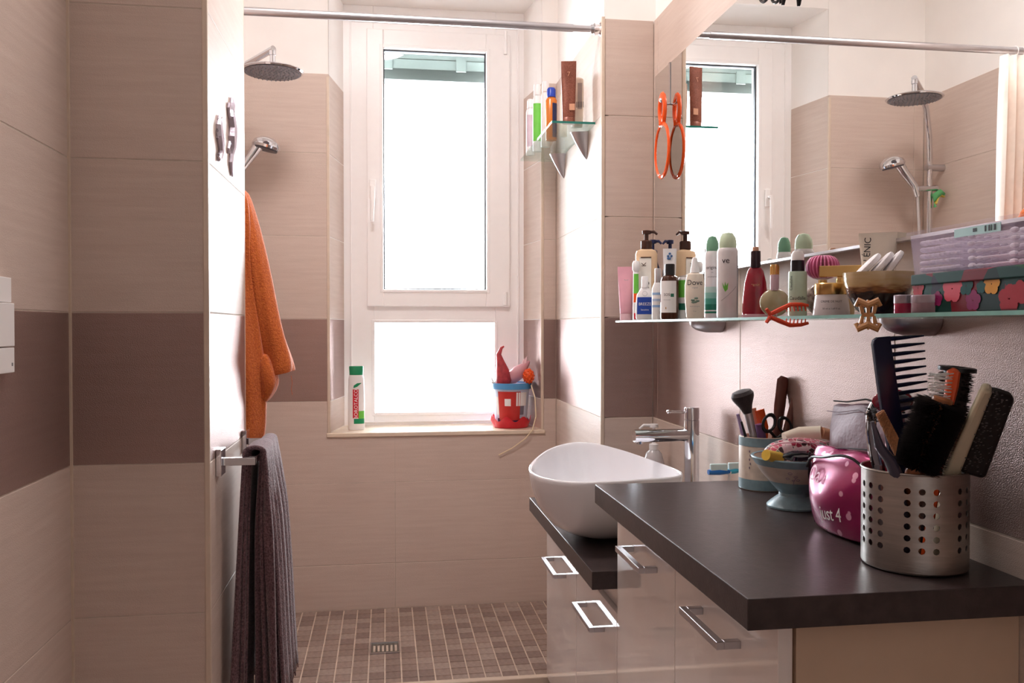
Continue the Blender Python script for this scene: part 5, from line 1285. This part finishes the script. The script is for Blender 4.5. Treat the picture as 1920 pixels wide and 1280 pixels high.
hm = Matrix.Translation(T_(-.405, 3.092, .632)) @ Matrix.Rotation(R(14), 4, 'Y')
part('head', MB().lathe([(.0005, .027), (.022, .023), (.038, .009), (.043, -.006), (.040, -.015), (.0005, -.015)], 28, 1.15, 1, cap0=False, cap1=False).xf(hm), CHROME, o)
part('spray_face', MB().lathe([(.036, -.0155), (.035, -.020), (.0005, -.022)], 28, 1.15, 1, cap0=True, cap1=False).xf(hm), bm_('dark_grey_rubber', (90, 88, 96), rough=.4), o)
part('button', MB().lathe([(.007, .018), (.007, .023), (.0005, .024)], 12, c=(.004, 0, 0)).xf(hm), BLACK, o)
hs = [T_(px_ + .052, py_ - .004, .50), T_(px_ + .05, py_ - .01, .40), T_(px_ + .045, py_ - .03, .1), T_(px_ + .05, py_ - .06, -.3), T_(px_ + .04, py_ - .06, -.42), T_(px_ + .01, py_ - .03, -.35), T_(px_, py_, -.15)]
part('hose', MB().tube(hs, .0065, 10), SATIN, o)
s0 = Vector((XL + .034, py_ - .02, H + .49))
o = thing('bath_sponge', 'folded green sponge hanging beside the shower slider', 'sponge', s0)
part('sponge_body', blob([(-.020, 0, .018), (-.006, 0, .026), (.014, 0, .012), (.020, 0, -.012), (.014, 0, -.03)], [.010, .016, .016, .015, .008], [.008, .013, .014, .012, .006]), bm_('sponge_green', (96, 170, 110), rough=.9, bump=.5, bscale=300), o, ang=80)
part('scourer_side', blob([(-.022, 0, .010), (-.004, 0, .016), (.008, 0, .002), (.012, 0, -.018)], [.008, .012, .012, .008], [.003, .004, .004, .003]), bm_('sponge_yellow', (210, 190, 90), rough=.9), o)

# ================================================================ partition: robe, towel, ornaments, flush plate
TERRY = bm_('orange_terry', (214, 114, 46), rough=.95, col2=(186, 84, 30), vscale=220, bump=1.0, bscale=260, sheen=.3)
hk = Vector((-.45, YPE + .001, H + .34))
o = thing('wall_hook', 'chrome hook on the shower side of the partition', 'hook', hk); part('pin', MB().tube([(0, 0, 0), (0, .03, 0), (0, .038, .014)], .005, 10), CHROME, o)
o = thing('bath_robe', 'orange terry bath robe hanging from the partition with one sleeve out', 'robe', (-.40, YPE + .06, H))
L0 = Vector(o.location)
prof_ = [(350, 458, .02), (372, 466, .03), (420, 470, .038), (480, 470, .042), (540, 476, .045), (600, 486, .048), (650, 492, .05), (700, 500, .05), (735, 500, .05), (770, 499, .045), (812, 498, .045), (850, 490, .04)]
rings = []
for j, (py, pxr, th) in enumerate(prof_):
    xr = W(pxr, py, YPE + .05).x; z = W(pxr, py, YPE + .05).z; xl_ = -.575 + .12 * max(0, (420 - py) / 70) if py < 420 else -.575; ring = []
    n = 44
    for i in range(n):
        a = 2 * PI * i / n; f = (1 - math.cos(a)) / 2
        x = xr + (xl_ - xr) * f; s_ = 1 if math.sin(a) > 0 else -1
        fold = .010 * math.sin((xr - x) * 75 + j * .15) * min(1, j / 3)
        y = YPE + .05 + s_ * th * .62 * abs(math.sin(a)) ** .6 + fold
        ring.append((x - L0.x, max(y, YPE + .006) - L0.y, z - L0.z))
    rings.append(ring)
part('robe_body', MB().rings(rings), TERRY, o, ang=80, sub=1)
sl = [((455, 352), .012, .018), ((466, 400), .018, .030), ((476, 455), .024, .036), ((487, 520), .029, .040), ((497, 580), .032, .042), ((508, 630), .034, .040), ((520, 672), .040, .040), ((524, 690), .041, .040), ((526, 702), .040, .038)]
rings = []
for j, ((x, y), rx, ry) in enumerate(sl):
    c = W(x, y, YPE + .085) - L0; n = 28; ring = []
    for i in range(n):
        a = 2 * PI * i / n; k = 1 + .10 * math.sin(3 * a + j * .7) + .05 * math.sin(7 * a + j)
        tilt = -.5 * rx * math.cos(a) * (j / 8)
        ring.append((c.x + rx * k * math.cos(a), c.y + ry * k * math.sin(a), c.z + tilt * -.45))
    rings.append(ring)
inner = [[(q[0] * .0 + (q[0] - (W(526, 702, YPE + .085) - L0).x) * .86 + (W(526, 702, YPE + .085) - L0).x, (q[1] - (W(526, 702, YPE + .085) - L0).y) * .86 + (W(526, 702, YPE + .085) - L0).y, q[2] + dz_) for q in rings[-1]] for dz_ in (0, .04)]
part('sleeve', MB().rings(rings + inner), TERRY, o, ang=80, sub=1)
rings = []
for (x, y, rx, ry) in ((492, 660, .016, .02), (500, 700, .024, .028), (505, 720, .026, .03), (503, 738, .022, .026), (497, 756, .008, .012)):
    c = W(x, y, YPE + .06) - L0; rings.append([(c.x + rx * (1 + .12 * math.sin(4 * 2 * PI * i / 20)) * math.cos(2 * PI * i / 20), c.y + ry * math.sin(2 * PI * i / 20), c.z + rx * .45 * math.cos(2 * PI * i / 20)) for i in range(20)])
part('tie_fold', MB().rings(rings), TERRY, o, ang=80, sub=1)
part('loose_thread', MB().tube([W(x, y, YPE + .085) - L0 for x, y in ((546, 704), (548, 718), (546, 728), (548, 740))], .0006, 4), TERRY, o)

tb_y0, tb_y1, tb_h = 1.875, 2.205, H - .283; XB = -.279
o = thing('towel_bar', 'square chrome towel bar on the side of the partition', 'towel bar', (XP, 2.04, tb_h))
for yy in (tb_y0, tb_y1):
    part('wall_plate', MB().box((.0005, yy - 2.04 - .024, -.028), (.012, yy - 2.04 + .024, .028)), CHROME, o, smooth=False, bevel=.0015)
    part('post', MB().box((.012, yy - 2.04 - .008, -.008), (XB - XP + .008, yy - 2.04 + .008, .008)), CHROME, o, smooth=False, bevel=.001)
part('bar', MB().box((XB - XP - .008, tb_y0 - 2.04 + .008, -.008), (XB - XP + .008, tb_y1 - 2.04 - .008, .008)), CHROME, o, smooth=False, bevel=.001)
TG = bm_('mauve_grey_terry', (132, 100, 106), rough=.95, col2=(68, 48, 54), vscale=260, bump=1.0, bscale=300, sheen=.3)
o = thing('hand_towel', 'grey mauve terry towel draped over the chrome towel bar', 'towel', (XB, 2.04, tb_h))
def towel_sheet(y0, y1, zo, zi, gap, ph, flare, nt=26):
    """one sheet over the bar: s runs from the wall-side hem over the bar to the room-side hem"""
    rings = []
    path = []
    for k in range(15): path.append(('i', k / 14))
    for k in range(1, 8): path.append(('t', k / 8))
    for k in range(15): path.append(('o', k / 14))
    for kind, f in path:
        row = []
        for i in range(nt + 1):
            v = i / nt; y = y0 + (y1 - y0) * v
            if kind == 'i': d = 1 - f; x = -gap - .012 * math.sin(v * 11 + ph) * d - .020 * d; z = -zi * d + .012; yy = y - .015 * d
            elif kind == 't': a = PI * (1 - f); x = gap * math.cos(a); z = .012 + gap * .55 * math.sin(a); yy = y
            else: d = f; x = gap + flare * d ** .8 + .0085 * math.sin(v * 26 + ph) * min(1, d * 4) * (1 + .3 * math.sin(d * 5)); z = .012 - zo * d - .02 * v * d; yy = y + .02 * d * (v - .3)
            row.append((x, yy - 2.04, z))
        rings.append(row)
    return MB().rings(rings, close=False)
part('towel_cloth', towel_sheet(1.925, 2.175, .545, .56, .0135, .4, .042), TG, o, solid=.006, ang=80)
part('towel_layer', towel_sheet(1.912, 2.02, .63, .54, .0215, 2.1, .020, 14), TG, o, solid=.007, ang=80)
part('towel_layer', towel_sheet(1.920, 2.06, .60, .50, .0175, 4.0, .006, 14), TG, o, solid=.006, ang=80)
part('towel_layer', towel_sheet(1.930, 2.10, .58, .53, .0115, 5.2, -.008, 14), TG, o, solid=.005, ang=80)
hm_ = MB()
for k in range(30):
    v = k / 29; x_ = .0135 + .042 + .0085 * math.sin(v * 26 + .4) * (1 + .3 * math.sin(5)); y_ = 1.925 + .25 * v + .02 * (v - .3) - 2.04; z_ = .012 - .545 - .02 * v
    hm_.tube([(x_, y_, z_), (x_ + .001, y_, z_ - .012)], .0016, 4)
p = part('fringe', hm_, TG, o); p['kind'] = 'stuff'

SIL = bm_('silver_relief', (214, 206, 220), rough=.35, metal=.8, bump=.3, bscale=160)
def relief(label, cy_, ch, strokes):
    o = thing('wall_ornament', label, 'ornament', (XP, cy_, H + ch))
    for nm, pts, rr in strokes:
        part(nm, MB().tube([(.0035, -a, b) for a, b in pts], rr, 8, flat=1), SIL, o)
    return o
relief('small silver metal seahorse ornament, the lower left one on the partition', 1.905, .395, [
    ('head', [(-.020, .036), (-.008, .042), (.006, .046), (.012, .040)], [.004, .006, .007, .004]),
    ('body', [(.008, .040), (.020, .026), (.018, .008), (.004, -.006), (-.004, -.022), (.006, -.040), (.018, -.044), (.020, -.034), (.012, -.030)], [.006, .009, .011, .010, .008, .006, .0045, .0035, .003]),
    ('fin', [(.02, .012), (.034, .016), (.032, .000), (.018, .0)], .0025), ('curl', [(-.01, .016), (-.022, .010), (-.018, -.002), (-.008, .002)], .0025)])
relief('tall silver metal lizard ornament, the upper right one on the partition', 2.04, .430, [
    ('body', [(.0, .062), (.008, .045), (-.002, .022), (.006, .0), (-.002, -.022), (.004, -.040)], [.006, .011, .013, .014, .011, .007]),
    ('head', [(0, .058), (-.004, .074), (-.006, .092)], [.008, .009, .003]),
    ('tail', [(.004, -.040), (.012, -.058), (.002, -.074), (-.012, -.084), (-.018, -.076)], [.007, .006, .0045, .003, .002]),
    ('leg', [(.002, .036), (.024, .044), (.034, .060), (.030, .070)], .0035), ('leg', [(.0, .034), (-.024, .034), (-.036, .022), (-.034, .012)], .0035),
    ('leg', [(.002, -.020), (.024, -.016), (.036, -.032), (.032, -.042)], .0035), ('leg', [(0, -.022), (-.022, -.026), (-.034, -.014), (-.04, -.004)], .0035)])

FPY = on(26, 600, X=XL + .012).y
o = thing('flush_plate', 'white three-part toilet flush plate at the left edge of the wall', 'flush plate', (XL, FPY - .12, H))
for k, (ya, yb, t_, in_) in enumerate(((521, 567, .011, .003), (568.5, 649, .014, 0), (651, 698, .0135, 0))):
    za = on(26, ya, X=XL + .012).z - H; zb_ = on(26, yb, X=XL + .012).z - H
    part('plate_section', MB().box((.0005, -.125, zb_), (t_, .118 - in_, za)), PVC, o, smooth=False, bevel=.0012)
part('emblem', MB().box((.0136, .106, on(20, 686, X=XL + .012).z - H), (.0139, .111, on(20, 680, X=XL + .012).z - H)), GREYM, o, smooth=False)
